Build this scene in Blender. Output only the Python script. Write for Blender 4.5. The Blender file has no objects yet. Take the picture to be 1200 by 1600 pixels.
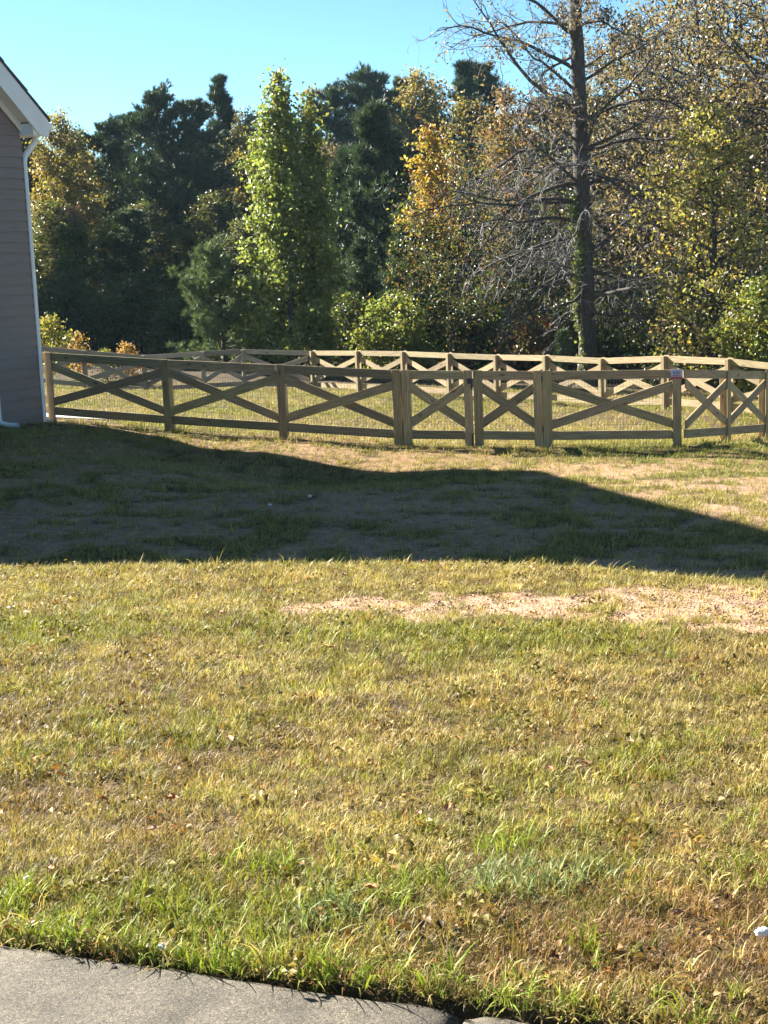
import bpy, math, random
import numpy as np

# ------------------------------------------------------------------ camera, light, exposure
S = bpy.context.scene
COL = S.collection
EYE = 3.14
PITCH = math.atan(410 / 2400)
ROLL = 0.040
cp, sp = math.cos(PITCH), math.sin(PITCH)
FWD = np.array([0, cp, -sp])
_r0, _u0 = np.array([1.0, 0, 0]), np.array([0, sp, cp])
RIGHT = math.cos(ROLL) * _r0 - math.sin(ROLL) * _u0
UP = math.sin(ROLL) * _r0 + math.cos(ROLL) * _u0

from mathutils import Matrix, Vector
cam_data = bpy.data.cameras.new('camera')
cam_data.sensor_fit = 'VERTICAL'
cam_data.sensor_height = 36
cam_data.lens = 36 * 2400 / 1600
cam_data.clip_start = 0.1
cam_data.clip_end = 2000
cam = bpy.data.objects.new('camera', cam_data)
COL.objects.link(cam)
M = Matrix.Identity(4)
for i in range(3):
    M[i][0], M[i][1], M[i][2] = RIGHT[i], UP[i], -FWD[i]
M[2][3] = EYE
cam.matrix_world = M
S.camera = cam

SUN_TO = np.array([-0.80, 0.60])           # horizontal direction towards the sun
SUN_EL = math.radians(30.0)
world = bpy.data.worlds.new('World')
S.world = world
world.use_nodes = True
wn = world.node_tree
wn.nodes.clear()
w_out = wn.nodes.new('ShaderNodeOutputWorld')
w_bg = wn.nodes.new('ShaderNodeBackground')
w_sky = wn.nodes.new('ShaderNodeTexSky')
w_sky.sky_type = 'NISHITA'
w_sky.sun_disc = False
w_sky.sun_elevation = SUN_EL
w_sky.sun_rotation = math.atan2(SUN_TO[0], SUN_TO[1])
w_sky.air_density = 0.45
w_sky.dust_density = 0.2
w_sky.ozone_density = 1.5
w_tint = wn.nodes.new('ShaderNodeMix')
w_tint.data_type = 'RGBA'
w_tint.blend_type = 'MULTIPLY'
w_tint.inputs[0].default_value = 1.0
w_tint.inputs[7].default_value = (0.74, 1.02, 0.96, 1)
wn.links.new(w_sky.outputs[0], w_tint.inputs[6])
wn.links.new(w_tint.outputs[2], w_bg.inputs[0])
w_bg.inputs[1].default_value = 0.05
wn.links.new(w_bg.outputs[0], w_out.inputs[0])

sun_data = bpy.data.lights.new('sun', 'SUN')
sun_data.energy = 5.0
sun_data.angle = math.radians(0.55)
sun_data.color = (1.0, 0.95, 0.84)
sun = bpy.data.objects.new('sun', sun_data)
COL.objects.link(sun)
_sd = Vector((SUN_TO[0] * math.cos(SUN_EL), SUN_TO[1] * math.cos(SUN_EL), math.sin(SUN_EL)))
sun.rotation_euler = _sd.to_track_quat('Z', 'Y').to_euler()

S.view_settings.view_transform = 'Standard'
S.view_settings.look = 'None'
S.view_settings.exposure = 2.32
S.view_settings.gamma = 1
S.view_settings.use_curve_mapping = False
S.render.engine = 'CYCLES'
S.cycles.max_bounces = 6
S.cycles.diffuse_bounces = 2
S.cycles.glossy_bounces = 2
S.cycles.transmission_bounces = 4
S.cycles.transparent_max_bounces = 8
S.cycles.use_denoising = True
S.cycles.sample_clamp_direct = 8
S.cycles.sample_clamp_indirect = 3

# ------------------------------------------------------------------ small helpers
R = random.Random(7)
RNG = np.random.default_rng(11)


def at(x, y, depth):
    """World point seen at photo pixel (x, y) and standing `depth` metres away."""
    d = FWD * 2400 + RIGHT * (x - 600) - UP * (y - 800)
    d = d / d[1] * depth
    return np.array([d[0], depth, d[2] + EYE])


def tag(o, label=None, cat=None, group=None, kind=None):
    if label: o['label'] = label
    if cat: o['category'] = cat
    if group: o['group'] = group
    if kind: o['kind'] = kind
    return o


def empty(name, loc, rz=0.0):
    o = bpy.data.objects.new(name, None)
    COL.objects.link(o)
    o.location = loc
    o.rotation_euler = (0, 0, rz)
    o.empty_display_size = 0.2
    return o


def link_mesh(name, me, mat, parent=None):
    if mat is not None and not me.materials:
        me.materials.append(mat)
    o = bpy.data.objects.new(name, me)
    COL.objects.link(o)
    if parent is not None:
        o.parent = parent
    return o


def np_mesh(name, verts, faces, col=None, smooth=False):
    """verts (n,3); faces (m,k) all of one size; col (n,3) optional point colour."""
    verts = np.asarray(verts, np.float32)
    faces = np.asarray(faces, np.int32)
    k = faces.shape[1]
    me = bpy.data.meshes.new(name)
    me.vertices.add(len(verts))
    me.vertices.foreach_set('co', verts.ravel())
    me.loops.add(faces.size)
    me.loops.foreach_set('vertex_index', faces.ravel())
    me.polygons.add(len(faces))
    me.polygons.foreach_set('loop_start', np.arange(0, faces.size, k, dtype=np.int32))
    me.polygons.foreach_set('loop_total', np.full(len(faces), k, np.int32))
    if smooth:
        me.polygons.foreach_set('use_smooth', np.ones(len(faces), bool))
    me.update(calc_edges=True)
    if col is not None:
        a = me.attributes.new('col', 'FLOAT_COLOR', 'POINT')
        c = np.ones((len(verts), 4), np.float32)
        c[:, :3] = col
        a.data.foreach_set('color', c.ravel())
    return me


class MB:
    """Collects prisms with UVs (u along the board, v across) and builds one mesh."""
    def __init__(self):
        self.v, self.f, self.uv = [], [], []

    def prism(self, quad_a, quad_b, length_uv=None):
        n = len(self.v)
        k = len(quad_a)
        self.v += [tuple(p) for p in quad_a] + [tuple(p) for p in quad_b]
        ou, ov = R.uniform(0, 50), R.uniform(0, 50)
        pa = [Vector(p) for p in quad_a]
        e = pa[1] - pa[0]
        e.normalize()
        nn = (pa[1] - pa[0]).cross(pa[2] - pa[0])
        nn.normalize()
        t = nn.cross(e)
        allp = pa + [Vector(p) for p in quad_b]
        uvs = [(ou + p.dot(e), ov + p.dot(t) + p.dot(nn) * 1.0) for p in allp]
        def face(ids):
            self.f.append([n + i for i in ids])
            self.uv.append([uvs[i] for i in ids])
        face(list(range(k)))
        face([k + i for i in reversed(range(k))])
        for i in range(k):
            j = (i + 1) % k
            face([j, i, k + i, k + j])

    def box(self, lo, hi, fr=None):
        """box in a frame fr(a,b,c)->point"""
        fr = fr or (lambda a, b, c: (a, b, c))
        (x0, y0, z0), (x1, y1, z1) = lo, hi
        if (x1 - x0) >= (z1 - z0):
            a = [fr(x0, y0, z0), fr(x1, y0, z0), fr(x1, y0, z1), fr(x0, y0, z1)]
            b = [fr(x0, y1, z0), fr(x1, y1, z0), fr(x1, y1, z1), fr(x0, y1, z1)]
        else:
            a = [fr(x0, y0, z0), fr(x0, y0, z1), fr(x1, y0, z1), fr(x1, y0, z0)]
            b = [fr(x0, y1, z0), fr(x0, y1, z1), fr(x1, y1, z1), fr(x1, y1, z0)]
        self.prism(a, b)

    def build(self, name, mat, parent=None, bevel=0.0):
        me = bpy.data.meshes.new(name)
        me.from_pydata(self.v, [], self.f)
        uvl = me.uv_layers.new(name='UVMap')
        flat = [c for f in self.uv for p in f for c in p]
        uvl.data.foreach_set('uv', flat)
        me.validate()
        import bmesh
        bm = bmesh.new()
        bm.from_mesh(me)
        bmesh.ops.recalc_face_normals(bm, faces=bm.faces)
        if bevel:
            bmesh.ops.bevel(bm, geom=list(bm.edges), offset=bevel, segments=1, affect='EDGES')
        bm.to_mesh(me)
        bm.free()
        return link_mesh(name, me, mat, parent)


def tube_arrays(pts, rad, k=5):
    pts = np.asarray(pts, float)
    rad = np.asarray(rad, float)
    n = len(pts)
    t = np.gradient(pts, axis=0)
    t /= np.linalg.norm(t, axis=1)[:, None] + 1e-9
    ref = np.array([0.31, 0.22, 0.92])
    if abs(t.mean(0) @ ref) > 0.85 * np.linalg.norm(t.mean(0)):
        ref = np.array([1.0, 0.1, 0.0])
    a = np.cross(t, ref)
    a /= np.linalg.norm(a, axis=1)[:, None] + 1e-9
    b = np.cross(t, a)
    ang = np.arange(k) * 2 * np.pi / k
    v = pts[:, None, :] + rad[:, None, None] * (np.cos(ang)[None, :, None] * a[:, None, :] + np.sin(ang)[None, :, None] * b[:, None, :])
    i = np.arange(n - 1)[:, None] * k
    j = np.arange(k)[None, :]
    j2 = (j + 1) % k
    f = np.stack([i + j, i + j2, i + k + j2, i + k + j], -1).reshape(-1, 4)
    return v.reshape(-1, 3), f


class Tubes:
    def __init__(self):
        self.v, self.f, self.n = [], [], 0

    def add(self, pts, rad, k=5):
        v, f = tube_arrays(pts, rad, k)
        self.v.append(v)
        self.f.append(f + self.n)
        self.n += len(v)

    def mesh(self, name):
        return np_mesh(name, np.concatenate(self.v), np.concatenate(self.f), smooth=True)


def vnoise(x, y, scale, seed=0):
    """smooth 2-D value noise, 0..1"""
    x = np.asarray(x, float) / scale + seed * 17.31
    y = np.asarray(y, float) / scale + seed * 9.17
    xi, yi = np.floor(x), np.floor(y)
    fx, fy = x - xi, y - yi
    fx = fx * fx * (3 - 2 * fx)
    fy = fy * fy * (3 - 2 * fy)
    def h(a, b):
        s = np.sin(a * 127.1 + b * 311.7 + seed * 74.7) * 43758.5453
        return s - np.floor(s)
    return (h(xi, yi) * (1 - fx) + h(xi + 1, yi) * fx) * (1 - fy) + (h(xi, yi + 1) * (1 - fx) + h(xi + 1, yi + 1) * fx) * fy


def fbm(x, y, scale, seed=0, oct=3):
    s, a, t = 0.0, 1.0, 0.0
    for o in range(oct):
        s = s + a * vnoise(x, y, scale / 2 ** o, seed + o * 3)
        t += a
        a *= 0.5
    return s / t


def smooth(a, b, x):
    t = np.clip((np.asarray(x, float) - a) / (b - a), 0, 1)
    return t * t * (3 - 2 * t)


# ------------------------------------------------------------------ materials
def new_mat(name):
    m = bpy.data.materials.new(name)
    m.use_nodes = True
    nt = m.node_tree
    nt.nodes.clear()
    out = nt.nodes.new('ShaderNodeOutputMaterial')
    return m, nt, out


def N(nt, t, **kw):
    n = nt.nodes.new(t)
    for k, v in kw.items():
        setattr(n, k, v)
    return n


def ramp(nt, stops):
    n = nt.nodes.new('ShaderNodeValToRGB')
    el = n.color_ramp.elements
    while len(el) < len(stops):
        el.new(0.5)
    for e, (p, c) in zip(el, stops):
        e.position = p
        e.color = (*c, 1)
    return n


def mat_wood(name, base, dark, rough=0.75):
    m, nt, out = new_mat(name)
    L = nt.links.new
    uv = N(nt, 'ShaderNodeUVMap')
    mp = N(nt, 'ShaderNodeMapping')
    mp.inputs['Scale'].default_value = (1.2, 26, 1)
    L(uv.outputs[0], mp.inputs[0])
    n1 = N(nt, 'ShaderNodeTexNoise')
    n1.inputs['Scale'].default_value = 2.2
    n1.inputs['Detail'].default_value = 5
    n1.inputs['Distortion'].default_value = 0.6
    L(mp.outputs[0], n1.inputs['Vector'])
    mp2 = N(nt, 'ShaderNodeMapping')
    mp2.inputs['Scale'].default_value = (2.2, 5.5, 1)
    L(uv.outputs[0], mp2.inputs[0])
    vor = N(nt, 'ShaderNodeTexVoronoi')
    vor.inputs['Scale'].default_value = 1.0
    L(mp2.outputs[0], vor.inputs['Vector'])
    knot = ramp(nt, [(0.0, (0, 0, 0)), (0.09, (0.2, 0.2, 0.2)), (0.16, (1, 1, 1))])
    L(vor.outputs['Distance'], knot.inputs[0])
    info = N(nt, 'ShaderNodeObjectInfo')
    r1 = ramp(nt, [(0.34, (dark[0] * 0.75, dark[1] * 0.72, dark[2] * 0.7)), (0.66, base)])
    L(n1.outputs['Fac'], r1.inputs[0])
    k = N(nt, 'ShaderNodeMix', data_type='RGBA')
    k.inputs[6].default_value = (dark[0] * 0.5, dark[1] * 0.38, dark[2] * 0.3, 1)
    L(knot.outputs[0], k.inputs[0])
    L(r1.outputs[0], k.inputs[7])
    # board-to-board variation in value and hue
    hs = N(nt, 'ShaderNodeHueSaturation')
    mv = N(nt, 'ShaderNodeMapRange')
    mv.inputs[3].default_value = 0.66
    mv.inputs[4].default_value = 1.12
    L(info.outputs['Random'], mv.inputs[0])
    L(mv.outputs[0], hs.inputs['Value'])
    mh = N(nt, 'ShaderNodeMapRange')
    mh.inputs[3].default_value = 0.488
    mh.inputs[4].default_value = 0.512
    mul = N(nt, 'ShaderNodeMath', operation='MULTIPLY')
    mul.inputs[1].default_value = 7.31
    fr = N(nt, 'ShaderNodeMath', operation='FRACT')
    L(info.outputs['Random'], mul.inputs[0])
    L(mul.outputs[0], fr.inputs[0])
    L(fr.outputs[0], mh.inputs[0])
    L(mh.outputs[0], hs.inputs['Hue'])
    L(k.outputs[2], hs.inputs['Color'])
    p = N(nt, 'ShaderNodeBsdfPrincipled')
    p.inputs['Roughness'].default_value = rough
    L(hs.outputs[0], p.inputs['Base Color'])
    bp = N(nt, 'ShaderNodeBump')
    bp.inputs['Strength'].default_value = 0.25
    bp.inputs['Distance'].default_value = 0.004
    L(n1.outputs['Fac'], bp.inputs['Height'])
    L(bp.outputs[0], p.inputs['Normal'])
    L(p.outputs[0], out.inputs[0])
    return m


def mat_noise(name, c0, c1, scale=4.0, rough=0.8, bump=0.2, bdist=0.01, metallic=0.0, detail=6, stretch=(1, 1, 1)):
    m, nt, out = new_mat(name)
    L = nt.links.new
    tc = N(nt, 'ShaderNodeTexCoord')
    mp = N(nt, 'ShaderNodeMapping')
    mp.inputs['Scale'].default_value = stretch
    L(tc.outputs['Object'], mp.inputs[0])
    n1 = N(nt, 'ShaderNodeTexNoise')
    n1.inputs['Scale'].default_value = scale
    n1.inputs['Detail'].default_value = detail
    L(mp.outputs[0], n1.inputs['Vector'])
    r = ramp(nt, [(0.3, c0), (0.7, c1)])
    L(n1.outputs['Fac'], r.inputs[0])
    p = N(nt, 'ShaderNodeBsdfPrincipled')
    p.inputs['Roughness'].default_value = rough
    p.inputs['Metallic'].default_value = metallic
    L(r.outputs[0], p.inputs['Base Color'])
    if bump:
        bp = N(nt, 'ShaderNodeBump')
        bp.inputs['Strength'].default_value = bump
        bp.inputs['Distance'].default_value = bdist
        L(n1.outputs['Fac'], bp.inputs['Height'])
        L(bp.outputs[0], p.inputs['Normal'])
    L(p.outputs[0], out.inputs[0])
    return m


def mat_leaf(name, rough=0.42, trans=0.35, inst=False, spec=0.5):
    """leaf colour comes from the mesh's own 'col' attribute (leaf by leaf hue)."""
    m, nt, out = new_mat(name)
    L = nt.links.new
    a = N(nt, 'ShaderNodeAttribute')
    a.attribute_name = 'col'
    src = a.outputs['Color']
    if inst:
        b = N(nt, 'ShaderNodeAttribute')
        b.attribute_name = 'tint'
        b.attribute_type = 'INSTANCER'
        mx = N(nt, 'ShaderNodeMix', data_type='RGBA', blend_type='MULTIPLY')
        mx.inputs[0].default_value = 1.0
        L(a.outputs['Color'], mx.inputs[6])
        L(b.outputs['Color'], mx.inputs[7])
        src = mx.outputs[2]
    p = N(nt, 'ShaderNodeBsdfPrincipled')
    p.inputs['Roughness'].default_value = rough
    p.inputs['Specular IOR Level'].default_value = spec
    L(src, p.inputs['Base Color'])
    t = N(nt, 'ShaderNodeBsdfTranslucent')
    g = N(nt, 'ShaderNodeMix', data_type='RGBA', blend_type='MULTIPLY')
    g.inputs[0].default_value = 1.0
    g.inputs[7].default_value = (1.35, 1.35, 0.75, 1)
    L(src, g.inputs[6])
    L(g.outputs[2], t.inputs[0])
    mix = N(nt, 'ShaderNodeMixShader')
    mix.inputs[0].default_value = trans
    L(p.outputs[0], mix.inputs[1])
    L(t.outputs[0], mix.inputs[2])
    L(mix.outputs[0], out.inputs[0])
    return m


def mat_ground():
    m, nt, out = new_mat('soil_and_thatch')
    L = nt.links.new
    a = N(nt, 'ShaderNodeAttribute')
    a.attribute_name = 'col'
    tc = N(nt, 'ShaderNodeTexCoord')
    n1 = N(nt, 'ShaderNodeTexNoise')
    n1.inputs['Scale'].default_value = 55
    n1.inputs['Detail'].default_value = 6
    L(tc.outputs['Object'], n1.inputs['Vector'])
    n2 = N(nt, 'ShaderNodeTexNoise')
    n2.inputs['Scale'].default_value = 9
    n2.inputs['Detail'].default_value = 5
    L(tc.outputs['Object'], n2.inputs['Vector'])
    r = ramp(nt, [(0.3, (0.55, 0.5, 0.45)), (0.7, (1.3, 1.25, 1.2))])
    L(n1.outputs['Fac'], r.inputs[0])
    r2 = ramp(nt, [(0.3, (0.72, 0.7, 0.68)), (0.7, (1.2, 1.2, 1.2))])
    L(n2.outputs['Fac'], r2.inputs[0])
    mx = N(nt, 'ShaderNodeMix', data_type='RGBA', blend_type='MULTIPLY')
    mx.inputs[0].default_value = 1
    L(a.outputs['Color'], mx.inputs[6])
    L(r.outputs[0], mx.inputs[7])
    mx2 = N(nt, 'ShaderNodeMix', data_type='RGBA', blend_type='MULTIPLY')
    mx2.inputs[0].default_value = 1
    L(mx.outputs[2], mx2.inputs[6])
    L(r2.outputs[0], mx2.inputs[7])
    p = N(nt, 'ShaderNodeBsdfPrincipled')
    p.inputs['Roughness'].default_value = 0.95
    p.inputs['Specular IOR Level'].default_value = 0.2
    L(mx2.outputs[2], p.inputs['Base Color'])
    ad = N(nt, 'ShaderNodeMath', operation='ADD')
    L(n1.outputs['Fac'], ad.inputs[0])
    L(n2.outputs['Fac'], ad.inputs[1])
    bp = N(nt, 'ShaderNodeBump')
    bp.inputs['Strength'].default_value = 0.8
    bp.inputs['Distance'].default_value = 0.03
    L(ad.outputs[0], bp.inputs['Height'])
    L(bp.outputs[0], p.inputs['Normal'])
    L(p.outputs[0], out.inputs[0])
    return m


def mat_concrete():
    m, nt, out = new_mat('exposed_concrete')
    L = nt.links.new
    tc = N(nt, 'ShaderNodeTexCoord')
    v = N(nt, 'ShaderNodeTexVoronoi')
    v.inputs['Scale'].default_value = 260
    L(tc.outputs['Object'], v.inputs['Vector'])
    n1 = N(nt, 'ShaderNodeTexNoise')
    n1.inputs['Scale'].default_value = 5
    n1.inputs['Detail'].default_value = 8
    n1.inputs['Roughness'].default_value = 0.7
    L(tc.outputs['Object'], n1.inputs['Vector'])
    n2 = N(nt, 'ShaderNodeTexNoise')
    n2.inputs['Scale'].default_value = 320
    n2.inputs['Detail'].default_value = 4
    L(tc.outputs['Object'], n2.inputs['Vector'])
    r = ramp(nt, [(0.3, (0.045, 0.038, 0.029)), (0.72, (0.165, 0.140, 0.106))])
    L(n1.outputs['Fac'], r.inputs[0])
    hs = N(nt, 'ShaderNodeSeparateColor')
    L(v.outputs['Color'], hs.inputs[0])
    r2 = ramp(nt, [(0.0, (0.35, 0.33, 0.3)), (0.45, (0.95, 0.95, 0.95)), (0.85, (1.15, 1.1, 1.02)), (1.0, (2.0, 1.9, 1.7))])
    L(hs.outputs[0], r2.inputs[0])
    mx = N(nt, 'ShaderNodeMix', data_type='RGBA', blend_type='MULTIPLY')
    mx.inputs[0].default_value = 1.0
    L(r.outputs[0], mx.inputs[6])
    L(r2.outputs[0], mx.inputs[7])
    p = N(nt, 'ShaderNodeBsdfPrincipled')
    p.inputs['Roughness'].default_value = 0.85
    L(mx.outputs[2], p.inputs['Base Color'])
    ad = N(nt, 'ShaderNodeMath', operation='MULTIPLY_ADD')
    ad.inputs[1].default_value = 2.4
    L(n2.outputs['Fac'], ad.inputs[0])
    L(n1.outputs['Fac'], ad.inputs[2])
    bp = N(nt, 'ShaderNodeBump')
    bp.inputs['Strength'].default_value = 0.5
    bp.inputs['Distance'].default_value = 0.0025
    bp.invert = True
    L(ad.outputs[0], bp.inputs['Height'])
    L(bp.outputs[0], p.inputs['Normal'])
    L(p.outputs[0], out.inputs[0])
    return m


WOOD = mat_wood('treated_pine', (0.47, 0.365, 0.195), (0.32, 0.235, 0.115))
WOOD_GREY = mat_wood('shade_toned_pine', (0.40, 0.36, 0.27), (0.29, 0.25, 0.18))  # same fence pine, with the far run's shade put into a greyer colour
SIDING = mat_noise('taupe_siding', (0.185, 0.142, 0.124), (0.215, 0.165, 0.145), scale=3, rough=0.6, bump=0.15, bdist=0.003, stretch=(1, 1, 8))
TRIM = mat_noise('white_trim', (0.72, 0.71, 0.68), (0.80, 0.79, 0.76), scale=2, rough=0.5, bump=0)
SHINGLE = mat_noise('shingle', (0.045, 0.042, 0.04), (0.10, 0.09, 0.085), scale=25, rough=0.95, bump=0.6)
STEEL = mat_noise('galvanised_wire', (0.16, 0.16, 0.16), (0.22, 0.22, 0.21), scale=8, rough=0.5, bump=0, metallic=0.6)
IRON = mat_noise('black_iron', (0.02, 0.02, 0.02), (0.035, 0.035, 0.035), scale=8, rough=0.5, bump=0)
BARK = mat_noise('bark', (0.032, 0.026, 0.022), (0.105, 0.088, 0.075), scale=7, rough=0.95, bump=0.9, bdist=0.03, stretch=(3, 3, 0.6))
TWIG = mat_noise('grey_twig', (0.06, 0.052, 0.048), (0.14, 0.125, 0.115), scale=3, rough=0.7, bump=0)
GROUND = mat_ground()
CONCRETE = mat_concrete()
LEAF = mat_leaf('leaf', rough=0.42, trans=0.45, spec=0.5)
NEEDLE = mat_leaf('needle', rough=0.5, trans=0.18, spec=0.4)
GRASS = mat_leaf('grass_blade', rough=0.55, trans=0.24, inst=True, spec=0.22)
PAPER = mat_noise('white_scrap', (0.75, 0.75, 0.76), (0.85, 0.85, 0.85), scale=9, rough=0.6, bump=0.1)
PLATE = mat_noise('sign_white', (0.42, 0.42, 0.54), (0.46, 0.46, 0.58), scale=9, rough=0.5, bump=0)
INK = mat_noise('sign_ink', (0.03, 0.03, 0.10), (0.05, 0.05, 0.12), scale=9, rough=0.5, bump=0)
RED = mat_noise('sign_red', (0.30, 0.03, 0.05), (0.34, 0.04, 0.06), scale=9, rough=0.5, bump=0)
SLAB = mat_noise('patio_concrete', (0.46, 0.45, 0.42), (0.56, 0.55, 0.52), scale=3, rough=0.9, bump=0.2, bdist=0.004)


# ------------------------------------------------------------------ terrain
def crest_y(x):
    x = np.asarray(x, float)
    return np.interp(x, [-9, -3, 0, 1.2, 2.3, 4.0, 8], [11.7, 11.4, 11.05, 10.75, 9.65, 9.0, 8.6])


def walk_edge(x):
    """far edge of the pavement (world y) at world x"""
    return 3.09 - 0.385 * np.asarray(x, float)


def upper_z(x, y):
    yy = np.maximum(y, 3.0)
    return EYE - (1.605 + 0.060 * smooth(3, 6, yy) + 0.085 * (yy - 3.5) + 0.02 * np.clip(x, -8, 8))


def lower_z(x, y):
    xs = np.clip(x, -14, 16)
    z = 0.05 - 0.06 * xs * smooth(13, 24, y)
    z = z - 0.05 * np.clip(y - 24, 0, 24) * smooth(23, 26, y)
    z = z - 0.035 * np.clip(y - 48, 0, 22)
    z = z + 0.05 * np.clip(y - 78, 0, 200)
    return z


def terrain0(x, y):
    x, y = np.broadcast_arrays(np.asarray(x, float), np.asarray(y, float))
    yc = crest_y(x)
    up = upper_z(x, np.minimum(y, yc))
    t = np.clip((y - yc) / 2.2, 0, 1)
    t = t * t * (3 - 2 * t) * 0.6 + t * 0.4
    lo = lower_z(x, np.maximum(y, 11))
    z = up * (1 - t) + lo * t
    z = z - 0.34 * np.exp(-((x + 1.1) / 1.6) ** 2 - ((y - 22.0) / 1.5) ** 2) - 0.30 * np.exp(-((x + 3.2) / 1.2) ** 2 - ((y - 23.9) / 1.3) ** 2)
    lump = (fbm(x, y, 0.55, 3, 3) - 0.5) * 0.05 + (fbm(x, y, 3.5, 5, 2) - 0.5) * 0.10 * smooth(3.5, 8, y)
    return z + lump


def upright_z(px, py, Y):
    return at(px, py, Y)[2]


# ground heights read where posts stand: (x, y, z)
CTRL = []
for (px, py, gx, gy) in ((78, 658, -5.86, 27.25), (264, 673, -3.62, 26.30), (441, 685, -1.60, 25.35), (637, 697, 0.40, 24.61), (740, 698, 1.5, 24.51), (847, 699, 2.58, 24.41), (1058, 697, 4.78, 24.30),
                         (1130, 690.5, 5.90, 26.05), (1190, 685, 6.98, 27.75), (1040, 640, 6.40, 34.6), (1140, 650, 7.35, 32.6), (855, 630, 4.2, 38.6), (704, 619, 1.75, 41.8), (490, 611, -2.02, 46.6), (331, 612, -5.25, 46.2), (225, 618, -7.2, 46.15)):
    CTRL.append((gx, gy, upright_z(px, py, gy)))
CTRL = np.array(CTRL)
_K = lambda ax, ay, bx, by: np.exp(-(((ax[:, None] - bx[None]) / 2.2) ** 2 + ((ay[:, None] - by[None]) / 1.7) ** 2))
_CW = np.linalg.solve(_K(CTRL[:, 0], CTRL[:, 1], CTRL[:, 0], CTRL[:, 1]) + 1e-3 * np.eye(len(CTRL)), CTRL[:, 2] - terrain0(CTRL[:, 0], CTRL[:, 1]))


def terrain(x, y):
    x, y = np.broadcast_arrays(np.asarray(x, float), np.asarray(y, float))
    z = terrain0(x, y)
    for (cx, cy, _), w in zip(CTRL, _CW):
        z = z + w * np.exp(-(((x - cx) / 2.2) ** 2 + ((y - cy) / 1.7) ** 2))
    return z


def bare(x, y):
    """0..1, where the turf has worn through to soil"""
    n = fbm(x, y, 0.38, 21, 4)
    n2 = fbm(x, y, 2.0, 31, 2)
    # worn strip just before the crest, wider to the right
    mid = 9.1 - 0.10 * x
    half = np.interp(x, [-4, -1.5, 0, 1.2, 3], [0.06, 0.30, 0.62, 0.85, 1.0])
    strip = np.clip(1.25 - np.abs(y - mid) / np.maximum(half, .02), 0, 1) * np.interp(x, [-2.5, -0.8, 0.8], [0.25, 0.7, 1])
    b = smooth(0.38, 0.66, strip * 0.74 + (n - 0.5) * 1.3 + 0.05)
    # thin turf on the flat ground below
    low = smooth(12.5, 14, y) * smooth(24.5, 21.5, y)
    thin = smooth(0.47, 0.62, n * 0.62 + fbm(x * 0.6, y * 1.3, 0.9, 41, 4) * 0.48) * low
    front = smooth(21, 23, y) * smooth(27.5, 25, y - 0.35 * np.abs(x)) * smooth(0.40, 0.62, n * 0.6 + n2 * 0.45) * np.interp(x, [-6, 0, 2.5, 4], [1, 1, .8, .25])
    return np.clip(np.maximum(np.maximum(b, thin * 0.93), front * 0.62), 0, 1)


def ground_colour(x, y):
    n = fbm(x, y, 0.8, 61, 3)
    thatch = np.stack([0.07 + 0.06 * n, 0.048 + 0.042 * n, 0.024 + 0.02 * n], -1)
    soil = np.stack([0.39 + 0.12 * n, 0.25 + 0.09 * n, 0.17 + 0.07 * n], -1)
    red = np.stack([0.42 + 0.08 * n, 0.26 + 0.06 * n, 0.13 + 0.05 * n], -1)
    dim = (smooth(12, 14, y) * smooth(24, 21, y))[..., None] * 0.45  # shade in the colour: soil darkened where the house shadow lies
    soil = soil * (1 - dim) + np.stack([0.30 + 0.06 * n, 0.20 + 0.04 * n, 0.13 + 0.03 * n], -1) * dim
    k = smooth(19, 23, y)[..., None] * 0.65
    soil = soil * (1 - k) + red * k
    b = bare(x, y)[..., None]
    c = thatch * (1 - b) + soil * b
    # woodland floor: brown leaf litter, its colour darkened to stand for tree shade
    w = smooth(46.5, 51, y)[..., None]
    lit = np.stack([0.055 + 0.05 * n, 0.042 + 0.032 * n, 0.022 + 0.018 * n], -1)
    c = c * (1 - w) + lit * w
    # dark mulch at the house corner
    dx, dy = x + 6.6, y - 26.0
    mul = np.exp(-(dx * dx / 1.2 + dy * dy / 5.0))[..., None]
    c = c * (1 - 0.8 * mul) + np.array([0.05, 0.035, 0.025]) * 0.8 * mul
    return c


def axis_pts(knots):
    out = []
    for (a, b, st) in knots:
        out += list(np.arange(a, b, st))
    out.append(knots[-1][1])
    return np.array(out)


def build_ground():
    xs = axis_pts([(-300, -120, 60), (-120, -30, 8), (-30, -9, 1.0), (-9, -4, 0.16), (-4, 4, 0.055), (4, 9, 0.16), (9, 30, 1.0), (30, 120, 8), (120, 300, 60)])
    ys = axis_pts([(-60, -6, 8), (-6, 2.6, 0.6), (2.6, 14, 0.05), (14, 26, 0.13), (26, 50, 0.5), (50, 140, 3), (140, 420, 40)])
    X, Y = np.meshgrid(xs, ys)
    Z = terrain(X, Y)
    nx, ny = len(xs), len(ys)
    # under the pavement the soil lies a slab's depth lower
    we = walk_edge(X)
    Z = Z - 0.16 * np.clip((we - Y + 0.025) / 0.13, 0, 1)
    V = np.stack([X, Y, Z], -1).reshape(-1, 3)
    i = np.arange(ny - 1)[:, None] * nx
    j = np.arange(nx - 1)[None, :]
    F = np.stack([i + j, i + j + 1, i + nx + j + 1, i + nx + j], -1).reshape(-1, 4)
    me = np_mesh('ground', V, F, ground_colour(X, Y).reshape(-1, 3), smooth=True)
    o = link_mesh('ground', me, GROUND)
    tag(o, 'sloping lawn soil with worn pinkish bare strip and leaf litter under trees', 'ground', kind='structure')


build_ground()


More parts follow.
